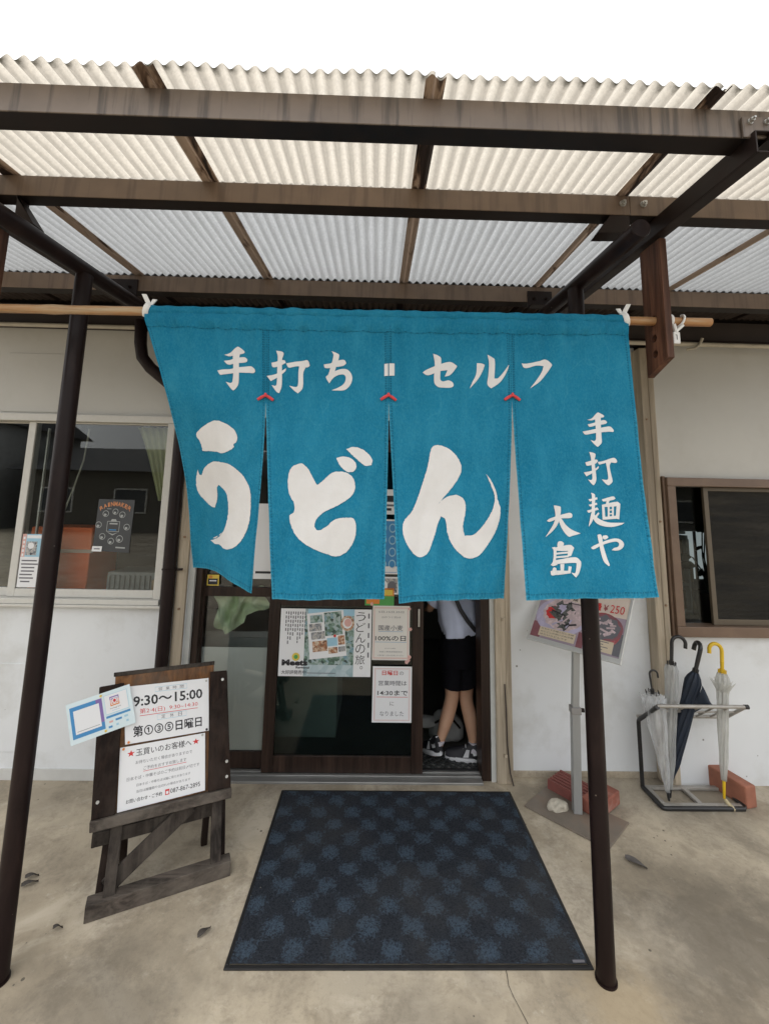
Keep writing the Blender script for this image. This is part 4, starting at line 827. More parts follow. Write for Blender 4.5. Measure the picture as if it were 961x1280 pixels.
# ------------------------------------------------------------------ entrance mat
def mat_mat():
    m, N, L, P = new_mat('blue_loop_pile'); v = coords(N, L); sp = N.new('ShaderNodeSeparateXYZ'); L.new(v, sp.inputs[0])
    k = pi/.083
    f = math_(N, L, 'MULTIPLY', math_(N, L, 'SINE', math_(N, L, 'MULTIPLY_ADD', sp.outputs['X'], k, .7)), math_(N, L, 'SINE', math_(N, L, 'MULTIPLY_ADD', sp.outputs['Y'], k, .4)))
    n = nz(N, L, v, 75, 5, .75); n2 = nz(N, L, v, 22, 4, .6); n3 = nz(N, L, v, 170, 4, .8)
    f = math_(N, L, 'ADD', f, math_(N, L, 'MULTIPLY', math_(N, L, 'SUBTRACT', n, .5), 3.8)); f = math_(N, L, 'ADD', f, math_(N, L, 'MULTIPLY', math_(N, L, 'SUBTRACT', n2, .5), 1.6))
    c = ramp(N, L, f, [(-.25, (.037, .043, .054)), (.08, (.044, .054, .070)), (.40, (.058, .079, .107)), (.9, (.072, .103, .142))])
    c.node.color_ramp.interpolation = 'LINEAR'
    c = mixc(N, L, ramp(N, L, n3, [(.38, .8), (.53, 0)]), c, (.012, .013, .017)); c = mixc(N, L, ramp(N, L, n3, [(.62, 0), (.8, .4)]), c, (.075, .095, .125))
    vo = N.new('ShaderNodeTexVoronoi'); vo.inputs['Scale'].default_value = 32; L.new(v, vo.inputs['Vector']); big = nz(N, L, v, 2.6, 4, .6)
    c = mixc(N, L, ramp(N, L, big, [(.48, 0), (.70, .32)]), c, (.085, .083, .078))      # trodden dust
    c = mixc(N, L, ramp(N, L, math_(N, L, 'ADD', vo.outputs['Distance'], math_(N, L, 'MULTIPLY', math_(N, L, 'SUBTRACT', big, .44), 1.0)), [(.03, .8), (.05, 0)]), c, (.22, .21, .19))
    L.new(c, P.inputs['Base Color']); P.inputs['Roughness'].default_value = .95; P.inputs['Specular IOR Level'].default_value = .1
    bump(N, L, P, math_(N, L, 'ADD', n3, n), .9, .008); return m
mt = thing('entrance_mat', 'dark blue checkered entrance mat with black rubber edge on the concrete', 'doormat', (.15, 2.07, 0))
mx0, mx1, my0, my1 = -.456, .7545, 1.628, 2.519; bw = .014
w = MB(); rows = []
for j in range(37):
    rows.append([(mx0+bw+(mx1-mx0-2*bw)*i/48, my0+bw+(my1-my0-2*bw)*j/36, .0082+.0012*noise.noise(Vector((i*.4, j*.4, 0)))) for i in range(49)])
w.grid(rows); obj('pile', w, mat_mat(), mt, 'all')
m_rub = M('black_rubber', (.012, .012, .013), .55, .2, 40)
w = MB().box(mx0, mx1, my0, my0+bw, .0005, .006, bev=.002).box(mx0, mx1, my1-bw, my1, .0005, .006, bev=.002).box(mx0, mx0+bw, my0+bw, my1-bw, .0006, .0058, bev=.002).box(mx1-bw, mx1, my0+bw, my1-bw, .0006, .0058, bev=.002)
obj('rubber_border', w, m_rub, mt)
obj('maker_tag', MB().box(mx1-.062, mx1-.022, my0+.016, my0+.024, .009, .0105), m_inkg, mt)

# ------------------------------------------------------------------ wooden easel sign
F1 = Vector((-.994, 1.789, 0)); U = Vector((.439, .200, 0)).normalized(); N0 = Vector((-U.y, U.x, 0)); T = radians(15)
UP = Vector((0, 0, cos(T))) + N0*sin(T); NF = UP.cross(U).normalized(); NF = NF if NF.y < 0 else -NF
def ez(s, t, d=0.0): return F1 + U*s + UP*t + NF*d       # d towards the viewer
ea = thing('sign_easel', 'dark weathered wooden easel signboard standing left of the mat', 'signboard', (-.75, 1.95, 0))
w_dark = wood('dark_stained_wood', (.010, .005, .0035), (.026, .0145, .010), 'Z', .65, 40, grey=(.036, .025, .020), spec=.18)
w_grey = wood('weathered_grey_wood', (.045, .036, .030), (.12, .098, .082), 'X', .8, 36, grey=(.14, .12, .10))
w_greyz = wood('weathered_grey_post', (.022, .017, .014), (.060, .048, .040), 'Z', .8, 36, grey=(.085, .072, .06))
w_ply = wood('brown_plywood', (.13, .052, .016), (.30, .14, .05), 'Z', .6, 26, grey=(.10, .07, .05))
def plank(name, q, th, m, d=0.0, bev=.003, par=ea): return obj(name, MB().prism([ez(s, t, d) for s, t in q], NF*(-th), 0, bev), m, par)
plank('back_board', [(-.009+.004, .800), (.388, .796), (.392, .30), (.028, .30)], .012, w_ply, -.004)
plank('top_rail', [(-.011, .8035), (.390, .7995), (.390, .783), (-.010, .787)], .014, w_greyz, -.002, .002)
plank('side_plank', [(-.056, .757), (.032, .76), (.050, .305), (-.027, .305)], .020, w_dark, .016)
plank('side_plank', [(.372, .757), (.444, .754), (.476, .302), (.385, .305)], .020, w_dark, .016)
plank('ledge', [(-.030, .306), (.478, .303), (.478, .268), (-.026, .271)], .036, w_grey, .030)
for s, t in ((-.012, .36), (.455, .40), (.425, .72), (.457, .345)):
    obj('screw', MB().tube([ez(s, t, .016), ez(s, t, .019)], .006, 10), m_bolt, ea)
def bar(name, a, b, wd, th, m, side=None):
    a = Vector(a); b = Vector(b); d = (b-a).normalized(); sd = (side or U); sd = (sd - d*sd.dot(d)).normalized(); nn = d.cross(sd)
    pts = [a-sd*wd/2-nn*th/2, a+sd*wd/2-nn*th/2, a+sd*wd/2+nn*th/2, a-sd*wd/2+nn*th/2]
    return obj(name, MB().prism(pts, b-a, 0, .003), m, ea)
def gz(s, back, z): p = F1 + U*s + N0*back; p.z = z; return p
for s in (.058, .428):
    bar('leg', gz(s, .014, .012), ez(s+.004 if s < .2 else s-.004, .33, -.025), .040, .030, w_greyz)
    bar('leg', gz(s-.034 if s < .2 else s+.026, .060, .004), ez(s-.02 if s < .2 else s+.018, .33, -.055), .030, .026, w_dark)
    bar('leg', gz(s+.030 if s < .2 else s-.030, .22, .004), ez(s+.024 if s < .2 else s-.024, .52, -.045), .026, .03, w_dark)
    bar('cleat', ez(s+.004 if s < .2 else s-.004, .268, -.047), ez(s, .34, -.047), .078, .016, w_dark)
bar('foot', gz(-.012, .024, .028), gz(.485, .024, .028), .050, .056, w_grey, N0)
bar('crossbar', gz(-.02, .10, .215), gz(.45, .10, .215), .035, .05, w_greyz, N0)
bar('brace', gz(.045, .05, .065), gz(.325, .075, .262), .060, .014, w_greyz, U)

# papers pinned to the easel
def pin(mb, p, m_i=0): mb.tube([p, p+NF*.004], .0045, 10)
def eq(tl, tr, br, bl, d): return Sheet(*[ez(s, t, d) for s, t in (tl, tr, br, bl)])
def paper(name, sh, label, cat, draw, mats, base=None, th=.0008, pins=(), group=None):
    o = tag(obj(name, sh.body(th), base or m_paper, loc=sh.at(.5, 1)), label, cat, group)
    mb = MB(); draw(sh, mb, th+.0005)
    obj('print', mb, mats, o)
    for (u, v, m) in pins: obj('pin', MB().tube([sh.at(u, v, th), sh.at(u, v, th+.004)], .0045, 10), m, o)
    return o
BK, GR, RD, PK, BL, LB, PU, OR, GN, YE, WH, P1, P2, P3, P4 = range(15)
ALL = [m_ink, m_inkg, m_red, m_pink, m_blue, m_lblue, m_purple, m_orange, m_green, m_yel, m_paper, m_ph1, m_ph2, m_ph3, m_ph4]
def d_hours(s, m, d):
    s.text(m, '営', .39, .075, .435, .135, d, GR); s.text(m, '業', .475, .075, .52, .135, d, GR); s.text(m, '時', .56, .075, .605, .135, d, GR); s.text(m, '間', .645, .075, .69, .135, d, GR)
    s.frame(m, .35, .06, .73, .15, .002, .006, d, LB)
    s.text(m, '9:30～15:00', .10, .19, .92, .375, d, BK, .02); 
    s.text(m, '第2·4(日)  9:30~14:30', .17, .42, .86, .525, d, RD); s.rect(m, .17, .54, .86, .55, d, RD)
    for i, ch in enumerate('定休日'): s.text(m, ch, .42+.10*i, .575, .465+.10*i, .645, d, GR)
    s.frame(m, .37, .565, .72, .66, .002, .006, d, LB)
    s.text(m, '第①③⑤日曜日', .09, .71, .91, .90, d, BK, .02)
def d_notice(s, m, d):
    def star(u, v, r):
        s.poly(m, [(u+r*(1 if i % 2 == 0 else .42)*sin(pi*i/5), v-1.25*r*(1 if i % 2 == 0 else .42)*cos(pi*i/5)) for i in range(10)], d, RD)
    star(.125, .125, .045); star(.885, .125, .045)
    s.text(m, '玉買いのお客様へ', .18, .065, .83, .185, d, BK, .003)
    s.text(m, 'お待ちいただく場合がありますので', .18, .255, .84, .315, d, GR)
    s.text(m, 'ご予約をおすすめ致します', .27, .37, .77, .43, d, GR); s.rect(m, .27, .445, .77, .453, d, RD)
    s.text(m, '日本そば・中華そばのご予約は前日〆切です', .09, .50, .93, .56, d, GR)
    s.text(m, '日本そば・中華そばは麺に限りがあります', .20, .625, .82, .67, d, GR)
    s.text(m, '当日は麺種類や出切れの場合があります', .20, .725, .82, .77, d, GR)
    s.text(m, 'お問い合わせ・ご予約', .09, .84, .49, .905, d, BK, .008); s.rect(m, .525, .825, .575, .915, d, RD); s.rect(m, .535, .855, .565, .90, d+.0003, WH)
    s.text(m, '087-867-2895', .585, .83, .94, .905, d, BK, .004)
paper('paper_notice', eq((.033, .744), (.366, .733), (.378, .526), (.060, .532), .005), 'white sheet with opening hours 9:30 to 15:00 on the easel', 'notice', d_hours, ALL, pins=((.97, .05, m_bolt), (.97, .97, m_ink), (.04, .97, m_orange)))
paper('paper_notice', eq((.043, .524), (.363, .520), (.374, .311), (.057, .308), .0035), 'white sheet with two red stars low on the easel', 'notice', d_notice, ALL, pins=((.965, .03, m_bolt), (.04, .03, m_orange)))
def d_card(s, m, d):
    s.rect(m, .045, .115, .535, .885, d, BL); s.rect(m, .44, .115, .535, .70, d+.0002, PU); s.rect(m, .095, .215, .485, .79, d+.0006, WH); s.rect(m, .12, .73, .46, .74, d+.0009, GR)
    s.rect(m, .575, .10, .93, .555, d, WH)
    # camera emblem
    u0, v0, u1, v1 = .655, .16, .80, .395
    s.rect(m, u0, v0, u1, v1, d+.0003, PK); s.rect(m, u0, v0, u1, v0+.08, d+.0004, PU); s.rect(m, u0, v1-.07, u1, v1, d+.0004, OR)
    s.frame(m, u0+.015, v0+.03, u1-.015, v1-.03, .010, .018, d+.0006, WH); s.disc(m, (u0+u1)/2, (v0+v1)/2, .036, .065, d+.0006, WH); s.disc(m, (u0+u1)/2, (v0+v1)/2, .023, .042, d+.0008, RD); s.disc(m, u1-.04, v0+.065, .008, .014, d+.0007, WH)
    s.text(m, 'Instagram', .645, .43, .815, .475, d+.0003, GR); s.rect(m, .67, .505, .79, .515, d+.0003, LB)
    s.frame(m, .57, .09, .94, .575, .004, .008, d+.0002, LB)
    s.rect(m, .565, .61, .95, .665, d, BL)
    for (a, b, v, c) in ((.60, .66, .74, PK), (.70, .80, .73, BL), (.58, .64, .86, BL), (.70, .74, .85, LB), (.84, .90, .72, LB), (.86, .90, .84, LB)): s.rect(m, a, v, b, v+.05, d, c)
cs = Sheet(*[ez(s, t, .0185) for s, t in ((-.163, .709), (.053, .754), (.091, .607), (-.125, .564))])
m_lam = M('laminated_card', (.68, .80, .84), .18, .03, 4, spec=.6)
paper('laminated_card', cs, 'tilted laminated card with a blue frame at the easel top left', 'card', d_card, ALL, base=m_lam, th=.0016, pins=((.53, .06, m_yel), (.53, .94, m_yel)))

# ------------------------------------------------------------------ notices on the doors and windows
def flatsheet(x0, x1, z0, z1, y, tilt=0.0): return Sheet((x0, y, z1+tilt), (x1, y, z1), (x1, y, z0), (x0, y, z0+tilt))
def d_mag(s, m, d):
    s.rect(m, .27, .0, .81, 1.0, d, P4); s.rect(m, .27, .10, .81, .83, d+.0002, P1); s.rect(m, .30, .0, .81, .10, d+.0003, LB)
    # leaning page with photographs
    q = lambda u, v: (.285+.40*u+.05*v, .075-.065*u+.68*v)
    def pg(u0, v0, u1, v1, c, dd): s.poly(m, [q(u0, v0), q(u1, v0), q(u1, v1), q(u0, v1)], dd, c)
    pg(0, 0, 1, 1, WH, d+.0006)
    for (a, b, c_, e, k) in ((.08, .05, .42, .22, P1), (.04, .24, .38, .40, P3), (.08, .42, .45, .58, P3), (.10, .62, .50, .85, P2), (.46, .02, .94, .53, P1), (.50, .58, .78, .76, LB), (.80, .55, .98, .75, P2), (.52, .79, .77, .92, P2), (.80, .79, .98, .90, P3)): pg(a, b, c_, e, k, d+.0009)
    s.disc(m, .735, .21, .075, .115, d+.0012, P2); s.disc(m, .735, .21, .052, .080, d+.0015, WH); s.disc(m, .74, .20, .04, .06, d+.0017, PK)
    s.disc(m, .60, .40, .015, .022, d+.0013, RD)
    s.vtext(m, 'うどんの旅。', .83, .04, .935, 1.0, d, BK, -.004)
    for i in range(5): s.rect(m, .962, .06+.145*i, .978, .135+.145*i, d, GR)
    for i in range(9):
        n = 5+((i*7) % 4); u = .055+.026*i
        for j in range(n): s.rect(m, u, .045+j*.062, u+.012, .045+j*.062+.035+.008*((i+j) % 3), d, GR)
    s.text(m, 'Meets', .035, .755, .315, .845, d+.0018, BK, .05); s.text(m, 'Regional', .19, .855, .335, .895, d+.0018, BK, .03); s.text(m, '大好評発売中', .035, .91, .30, .97, d+.0018, BK)
    s.disc(m, .185, .715, .042, .06, d+.0020, YE); s.disc(m, .185, .715, .022, .032, d+.0022, GN)
    s.rect(m, .31, .945, .62, .955, d+.0006, GR)
paper('magazine_poster', flatsheet(-.531, -.0035, .526, .897, 2.6385), 'wide magazine poster with photos of noodle shops on the middle door', 'poster', d_mag, ALL)
def d_wheat(s, m, d):
    s.frame(m, .035, .03, .965, .97, .012, .010, d, PK); s.frame(m, .06, .048, .94, .952, .004, .004, d, PK)
    s.text(m, '5日,15日,25日', .16, .095, .84, .135, d, GR); s.text(m, '(5のつく日)は', .25, .195, .76, .235, d, GR)
    s.text(m, '国産小麦', .16, .36, .82, .46, d, GR, .01); s.rect(m, .16, .475, .82, .481, d, BL); s.text(m, '100%の日', .08, .555, .90, .65, d, BK, .012); s.rect(m, .07, .668, .92, .674, d, BL)
    s.text(m, 'おかわり無料', .34, .775, .63, .795, d, GR); s.text(m, '国産小麦使用麺使用日', .20, .835, .80, .86, d, GR); s.text(m, '小麦の香りと甘みをお楽しみください', .15, .90, .85, .925, d, GR)
    for (u, v, r) in ((-.03, -.03, .045), (.99, .05, .04), (1.02, .43, .045), (1.0, .94, .05), (.93, 1.03, .05), (.98, 1.0, .04)):
        for k in range(5): s.disc(m, u+r*.55*cos(k*1.257), v+r*.40*sin(k*1.257), r*.5, r*.36, d-.0002+.0001*k, PK, 12)
paper('paper_notice', flatsheet(.0025, .219, .619, .920, 2.6384), 'cream notice with pink blossoms about 100% domestic wheat days', 'notice', d_wheat, ALL, base=m_paper_w)
def d_sun(s, m, d):
    s.frame(m, .05, .035, .95, .965, .010, .006, d, PK); s.frame(m, .075, .05, .925, .95, .004, .003, d, PK)
    s.text(m, '日曜日', .24, .075, .64, .16, d, RD, .02); s.text(m, 'の', .68, .09, .79, .155, d, GR)
    s.text(m, '営業時間は', .15, .255, .87, .345, d, GR, .008); s.text(m, '14:30まで', .13, .43, .90, .52, d, BK, .012); s.rect(m, .11, .545, .90, .553, d, RD)
    s.text(m, 'に', .45, .63, .55, .70, d, GR); s.text(m, 'なりました', .20, .80, .80, .885, d, GR)
paper('paper_notice', flatsheet(.010, .2345, .285, .585, 2.6386), 'white notice about Sunday hours until 14:30 on the middle door', 'notice', d_sun, ALL)
def d_strip(s, m, d):
    s.rect(m, 0, .0, 1, .45, d, OR); s.rect(m, .0, .45, 1, 1, d, GN); s.rect(m, .6, .1, .95, .4, d+.0003, YE); s.rect(m, .05, .55, .5, .9, d+.0003, OR)
paper('leaflet', flatsheet(-.045, .125, .9205, 1.02, 2.6387), 'orange and green leaflet just below the curtain on the middle door', 'leaflet', d_strip, ALL)
def d_blue(s, m, d):
    s.rect(m, .04, .03, .96, .97, d, BL)
    for i in range(4):
        for j in range(2): s.disc(m, .28+.44*j, .16+.22*i, .17, .085, d+.0004, LB); s.disc(m, .28+.44*j, .16+.22*i, .13, .062, d+.0008, BL)
    s.rect(m, .05, .86, .95, .96, d+.0004, WH)
paper('leaflet', flatsheet(.02, .145, 1.10, 1.42, 2.6388), 'blue leaflet with pale rings in the gap between the middle panels', 'leaflet', d_blue, ALL)
def d_bw(s, m, d): s.rect(m, .05, .25, .95, .5, d, BK); s.rect(m, .08, .6, .9, .68, d, GR); s.rect(m, .08, .75, .7, .85, d, BK)
paper('leaflet', flatsheet(.01, .14, 1.45, 1.60, 2.6389), 'black and white leaflet above the blue ringed leaflet', 'leaflet', d_bw, ALL)
paper('leaflet', flatsheet(.022, .15, .985, 1.085, 2.6391), 'grey patterned leaflet under the blue ringed leaflet', 'leaflet', lambda s, m, d: (s.rect(m, .05, .1, .95, .9, d, P3), s.disc(m, .3, .5, .2, .3, d+.0004, WH), s.disc(m, .7, .55, .2, .3, d+.0004, GR)), ALL)
paper('paper_notice', flatsheet(-.715, -.60, 1.055, 1.50, 2.675), 'blank white sheet on the left door behind the first slit', 'notice', lambda s, m, d: s.rect(m, .1, .9, .9, .93, d, BK), ALL)
paper('sticker', flatsheet(-.985, -.915, 1.012, 1.075, 2.675), 'small yellow and black sticker at the lower corner of the upper left door pane', 'sticker', lambda s, m, d: (s.rect(m, .1, .35, .9, .9, d, BK), s.disc(m, .3, .2, .15, .12, d, OR), s.disc(m, .65, .2, .2, .12, d, YE), s.rect(m, .2, .5, .8, .6, d+.0004, WH)), ALL, base=m_yel)
# inside the left window
def d_win(s, m, d):
    s.rect(m, 0, 0, .13, .43, d, PK); s.rect(m, .13, 0, .88, .43, d, LB); s.rect(m, .88, 0, 1, .45, d, BL); s.rect(m, .15, .14, .5, .40, d+.0004, P3); s.rect(m, .15, .02, .8, .08, d+.0004, WH); s.disc(m, .30, .22, .10, .06, d+.0006, WH)
    for i in range(5): s.rect(m, .035, .05+.08*i, .095, .10+.08*i, d+.0004, WH)
    for i, (a, b) in enumerate(((.06, .55), (.06, .6), (.08, .5), (.08, .5), (.05, .45), (.05, .5), (.1, .4))): s.rect(m, a, .49+.065*i, b, .515+.065*i, d, GR)
    for i in range(4): s.rect(m, .92, .5+.11*i, .97, .57+.11*i, d, BK)
paper('window_poster', flatsheet(-2.038, -1.862, .999, 1.298, 2.605), 'pink and blue printed poster low in the left window behind the post', 'poster', d_win, ALL)
m_board_p = M('chalkboard_print', (.060, .065, .072), .35, .1, 6); m_chalk = flat('chalk_line', (.42, .44, .44)); m_orl = flat('poster_orange', (.62, .26, .12))
rs_ = Sheet((-1.628, 2.6085, 1.508), (-1.418, 2.6085, 1.506), (-1.424, 2.6085, 1.200), (-1.634, 2.6085, 1.210))
def d_rain(s, m, d):
    w_ = 'RAINMAKER'
    for i, ch in enumerate(w_):
        t = (i+.5)/9-.5; u = .49+.88*t; v = .085+.42*t*t; a = 1.5*t
        vs, fs, ww, hh = text2d(ch, .03); sx = .088 if ch != 'I' else .05; sy = .085
        m.add([s.at(u+((x/ww-.5)*sx*cos(a)+(y/hh-.5)*sy*sin(a)*.7), v-((y/hh-.5)*sy*cos(a)-(x/ww-.5)*sx*sin(a)*1.0), d) for x, y in vs], fs, 1)
    def ringl(u, v, r, c=0, k=.16):
        n = 20; o = [(u+r*cos(2*pi*i/n), v+r*.72*sin(2*pi*i/n)) for i in range(n)]; q = [(u+r*(1-k)*cos(2*pi*i/n), v+r*(1-k)*.72*sin(2*pi*i/n)) for i in range(n)]
        m.add([s.at(*p, d) for p in o+q], [(i, (i+1) % n, n+(i+1) % n, n+i) for i in range(n)], c)
    for (u, v, r) in ((.24, .28, .085), (.50, .235, .08), (.70, .29, .085), (.08, .50, .085), (.86, .52, .085), (.22, .72, .085), (.47, .80, .085), (.70, .75, .095)):
        ringl(u, v, r); s.disc(m, u-.01, v+.02, r*.45, r*.28, d+.0003, 0, 10, .3)
    s.frame(m, .31, .42, .66, .62, .012, .009, d, 0); s.poly(m, [(.40, .42), (.43, .38), (.54, .38), (.57, .42)], d, 0); s.poly(m, [(.33, .63), (.49, .69), (.64, .63), (.49, .665)], d, 0)
    s.rect(m, .38, .455, .60, .48, d, 0); s.rect(m, .38, .575, .58, .595, d, 2)
    s.rect(m, .62, .90, .88, .925, d, 0); s.rect(m, .26, .18, .38, .19, d, 0)
paper('window_poster', rs_, 'dark poster with orange arched lettering and chalk drawings in the left window', 'poster', d_rain, [m_chalk, m_orl, m_blue], base=m_board_p)
paper('sticker', Sheet((-1.634, 2.604, 1.236), (-1.578, 2.604, 1.236), (-1.580, 2.604, 1.206), (-1.636, 2.604, 1.206)), 'small white sticker at the lower left corner of the dark window poster', 'sticker', lambda s, m, d: s.rect(m, .2, .4, .8, .6, d, GR), ALL)

# ------------------------------------------------------------------ menu stand on its weighted plate
ms = thing('menu_stand', 'grey metal menu stand with a tilted framed food menu right of the mat', 'menu stand', (1.04, 2.36, 0))
m_steel = M('grey_painted_steel', (.36, .37, .37), .4, .1, 10, (1, 1, .3), metal=.35); m_plate = M('worn_steel_plate', (.185, .155, .125), .6, .22, 6, dirt=(.23, .15, .10), dirt_amt=.6, dirt_scale=7)
bpl = [Vector((.792, 2.409, .0005)), Vector((.981, 2.575, .0005)), Vector((1.262, 2.292, .0005)), Vector((1.073, 2.126, .0005))]
obj('base_plate', MB().prism(bpl, (0, 0, .008), 0, .002), m_plate, ms)
a0 = Vector((1.041, 2.362, .008)); a1 = Vector((1.0485, 2.357, .485)); a2 = Vector((1.063, 2.352, .80))
def sqbar(a, b, wd, m, name, par=ms, ang=-.75):
    s1 = Vector((cos(ang), sin(ang), 0))*wd/2; s2 = Vector((-sin(ang), cos(ang), 0))*wd/2
    return obj(name, MB().prism([a-s1-s2, a+s1-s2, a+s1+s2, a-s1+s2], b-a, 0, .0025), m, par)
sqbar(a0, a1, .040, m_steel, 'lower_pole', ang=-.12); sqbar(a1, a2, .033, m_steel, 'upper_pole', ang=-.12)
sqbar(a1-Vector((0, 0, .016)), a1+Vector((.0005, 0, .016)), .049, M('collar_grey', (.26, .25, .24), .5), 'collar', ang=-.12); obj('clamp_knob', MB().tube([a1+Vector((.024, -.004, 0)), a1+Vector((.044, -.008, 0))], .010, 12), m_dark, ms)
Pm = Vector((.871, 2.543, .776)); Qm = Vector((1.179, 2.143, .776)); um = (Qm-Pm).normalized(); nm0 = Vector((-um.y, um.x, 0)); tm = radians(35); upm = Vector((0, 0, cos(tm)))+nm0*sin(tm); nf = upm.cross(um); nf = nf if nf.y < 0 else -nf
Lm = (Qm-Pm).length; Hm = .36
def mp(s, t, d=0.0): return Pm+um*s+upm*t+nf*d
obj('back_panel', MB().prism([mp(.006, .006), mp(Lm-.006, .006), mp(Lm-.006, Hm-.006), mp(.006, Hm-.006)], nf*-.008), m_steel, ms)
w = MB(); 
for q in ([(0, 0), (Lm, 0), (Lm, .024), (0, .024)], [(0, Hm-.024), (Lm, Hm-.024), (Lm, Hm), (0, Hm)], [(0, .0245), (.013, .0245), (.013, Hm-.0245), (0, Hm-.0245)], [(Lm-.013, .0245), (Lm, .0245), (Lm, Hm-.0245), (Lm-.013, Hm-.0245)]): w.prism([mp(s, t, .004) for s, t in q], nf*-.013, 0, .0015)
obj('frame', w, M('menu_frame', (.60, .61, .60), .35, .06, 14, metal=.3), ms)
sm = Sheet(mp(.0135, Hm-.025, .0005), mp(Lm-.0135, Hm-.025, .0005), mp(Lm-.0135, .025, .0005), mp(.0135, .025, .0005))
m_bg = M('menu_mauve', (.40, .33, .40), .25, .1, 5); m_mar = M('menu_maroon', (.30, .13, .15), .25, .2, 8); m_cre = flat('menu_cream', (.68, .58, .44), .3); m_lil = M('menu_lilac', (.50, .46, .62), .25, .12, 10); m_bred = M('menu_bowl_red', (.40, .11, .12), .25, .2, 9); m_nood = M('menu_noodle', (.62, .50, .52), .25, .2, 40); m_nori = M('menu_greens', (.11, .115, .11), .3, .4, 60); m_pink2 = flat('menu_pink_cream', (.72, .62, .54), .3)
mm = MB(); d = .0012
sm.rect(mm, 0, 0, 1, 1, d, 0); sm.rect(mm, 0, 0, 1, .36, d+.0003, 7); sm.rect(mm, 0, .30, .5, 1, d+.0005, 0)
sm.rect(mm, .0, .72, .12, 1, d+.0006, 1); sm.rect(mm, .55, .74, .62, 1, d+.0006, 1); sm.rect(mm, .93, .62, 1, .98, d+.0006, 9)
sm.disc(mm, .30, .55, .30, .34, d+.0008, 3, 32); sm.disc(mm, .33, .50, .25, .29, d+.0011, 5, 32, .05); sm.disc(mm, .20, .50, .085, .12, d+.0014, 10, 20, .1); sm.disc(mm, .32, .46, .14, .19, d+.0016, 6, 22, .3); sm.disc(mm, .36, .68, .07, .09, d+.0018, 6, 16, .4); sm.disc(mm, .42, .48, .05, .09, d+.0018, 5, 14, .4); sm.disc(mm, .30, .38, .05, .06, d+.0019, 3, 14, .3)
sm.disc(mm, .775, .62, .205, .30, d+.0008, 4, 32); sm.disc(mm, .80, .57, .19, .23, d+.0011, 1, 30); sm.disc(mm, .79, .57, .17, .20, d+.0014, 9, 24, .15)
rn = random.Random(5)
for k in range(16):
    u = .66+.25*rn.random(); v = .42+.26*rn.random(); a = rn.uniform(-.8, .8); l = rn.uniform(.05, .13); t_ = .010
    p = [(u-l*cos(a)/2+t_*sin(a), v-l*sin(a)/2), (u+l*cos(a)/2+t_*sin(a), v+l*sin(a)/2), (u+l*cos(a)/2-t_*sin(a), v+l*sin(a)/2+.03), (u-l*cos(a)/2-t_*sin(a), v-l*sin(a)/2+.03)]
    sm.poly(mm, p, d+.0016+.00008*k, 5)
for k in range(10):
    u = .24+.22*rn.random(); v = .38+.28*rn.random(); a = rn.uniform(-1.4, 1.4); l = rn.uniform(.04, .10)
    sm.poly(mm, [(u-l*cos(a), v-l*sin(a)), (u+l*cos(a), v+l*sin(a)), (u+l*cos(a)+.01, v+l*sin(a)+.03), (u-l*cos(a)+.01, v-l*sin(a)+.03)], d+.0020+.00008*k, (5, 3, 8)[k % 3])
sm.rect(mm, .10, .80, .53, .965, d+.0030, 2); sm.rect(mm, .63, .78, .93, .97, d+.0030, 2)
for i in range(3): sm.text(mm, ('打ちたての麺とだしの味', 'のどごしの良いさぬき麺', '冷たいうどん'+'です')[i], .12, .815+.05*i, .51-.06*(i == 2), .845+.05*i, d+.0034, 8)
for i in range(4): sm.rect(mm, .66, .80+.042*i, .88-.05*(i % 2), .812+.042*i, d+.0034, 9)
sm.text(mm, '量', .655, .17, .725, .30, d+.0030, 10, .03); sm.text(mm, '￥', .745, .18, .80, .29, d+.0030, 4, .02); sm.text(mm, '250', .82, .16, .965, .30, d+.0030, 10)
sm.text(mm, '夏の冷たい麺', .08, .10, .45, .22, d+.0030, 8); sm.rect(mm, .35, .265, .55, .28, d+.0030, 8)
obj('menu_print', mm, [m_bg, m_mar, m_cre, m_lil, m_bred, m_nood, m_nori, m_pink2, m_ink, m_inkg, m_red], ms)
# weights on the plate
def brick_mat(name, c, dirt): return M(name, c, .85, .22, 14, bmp=.5, dirt=dirt, dirt_amt=.55, dirt_scale=10)
m_brick = brick_mat('red_brick', (.265, .090, .062), (.40, .31, .26)); m_brick2 = brick_mat('ribbed_red_tile', (.215, .070, .058), (.16, .06, .05)); m_brick3 = brick_mat('orange_brick', (.335, .135, .085), (.28, .12, .08))
def oriented(cx, cy, ang): return Matrix.Translation((cx, cy, 0)) @ Matrix.Rotation(ang, 4, 'Z')
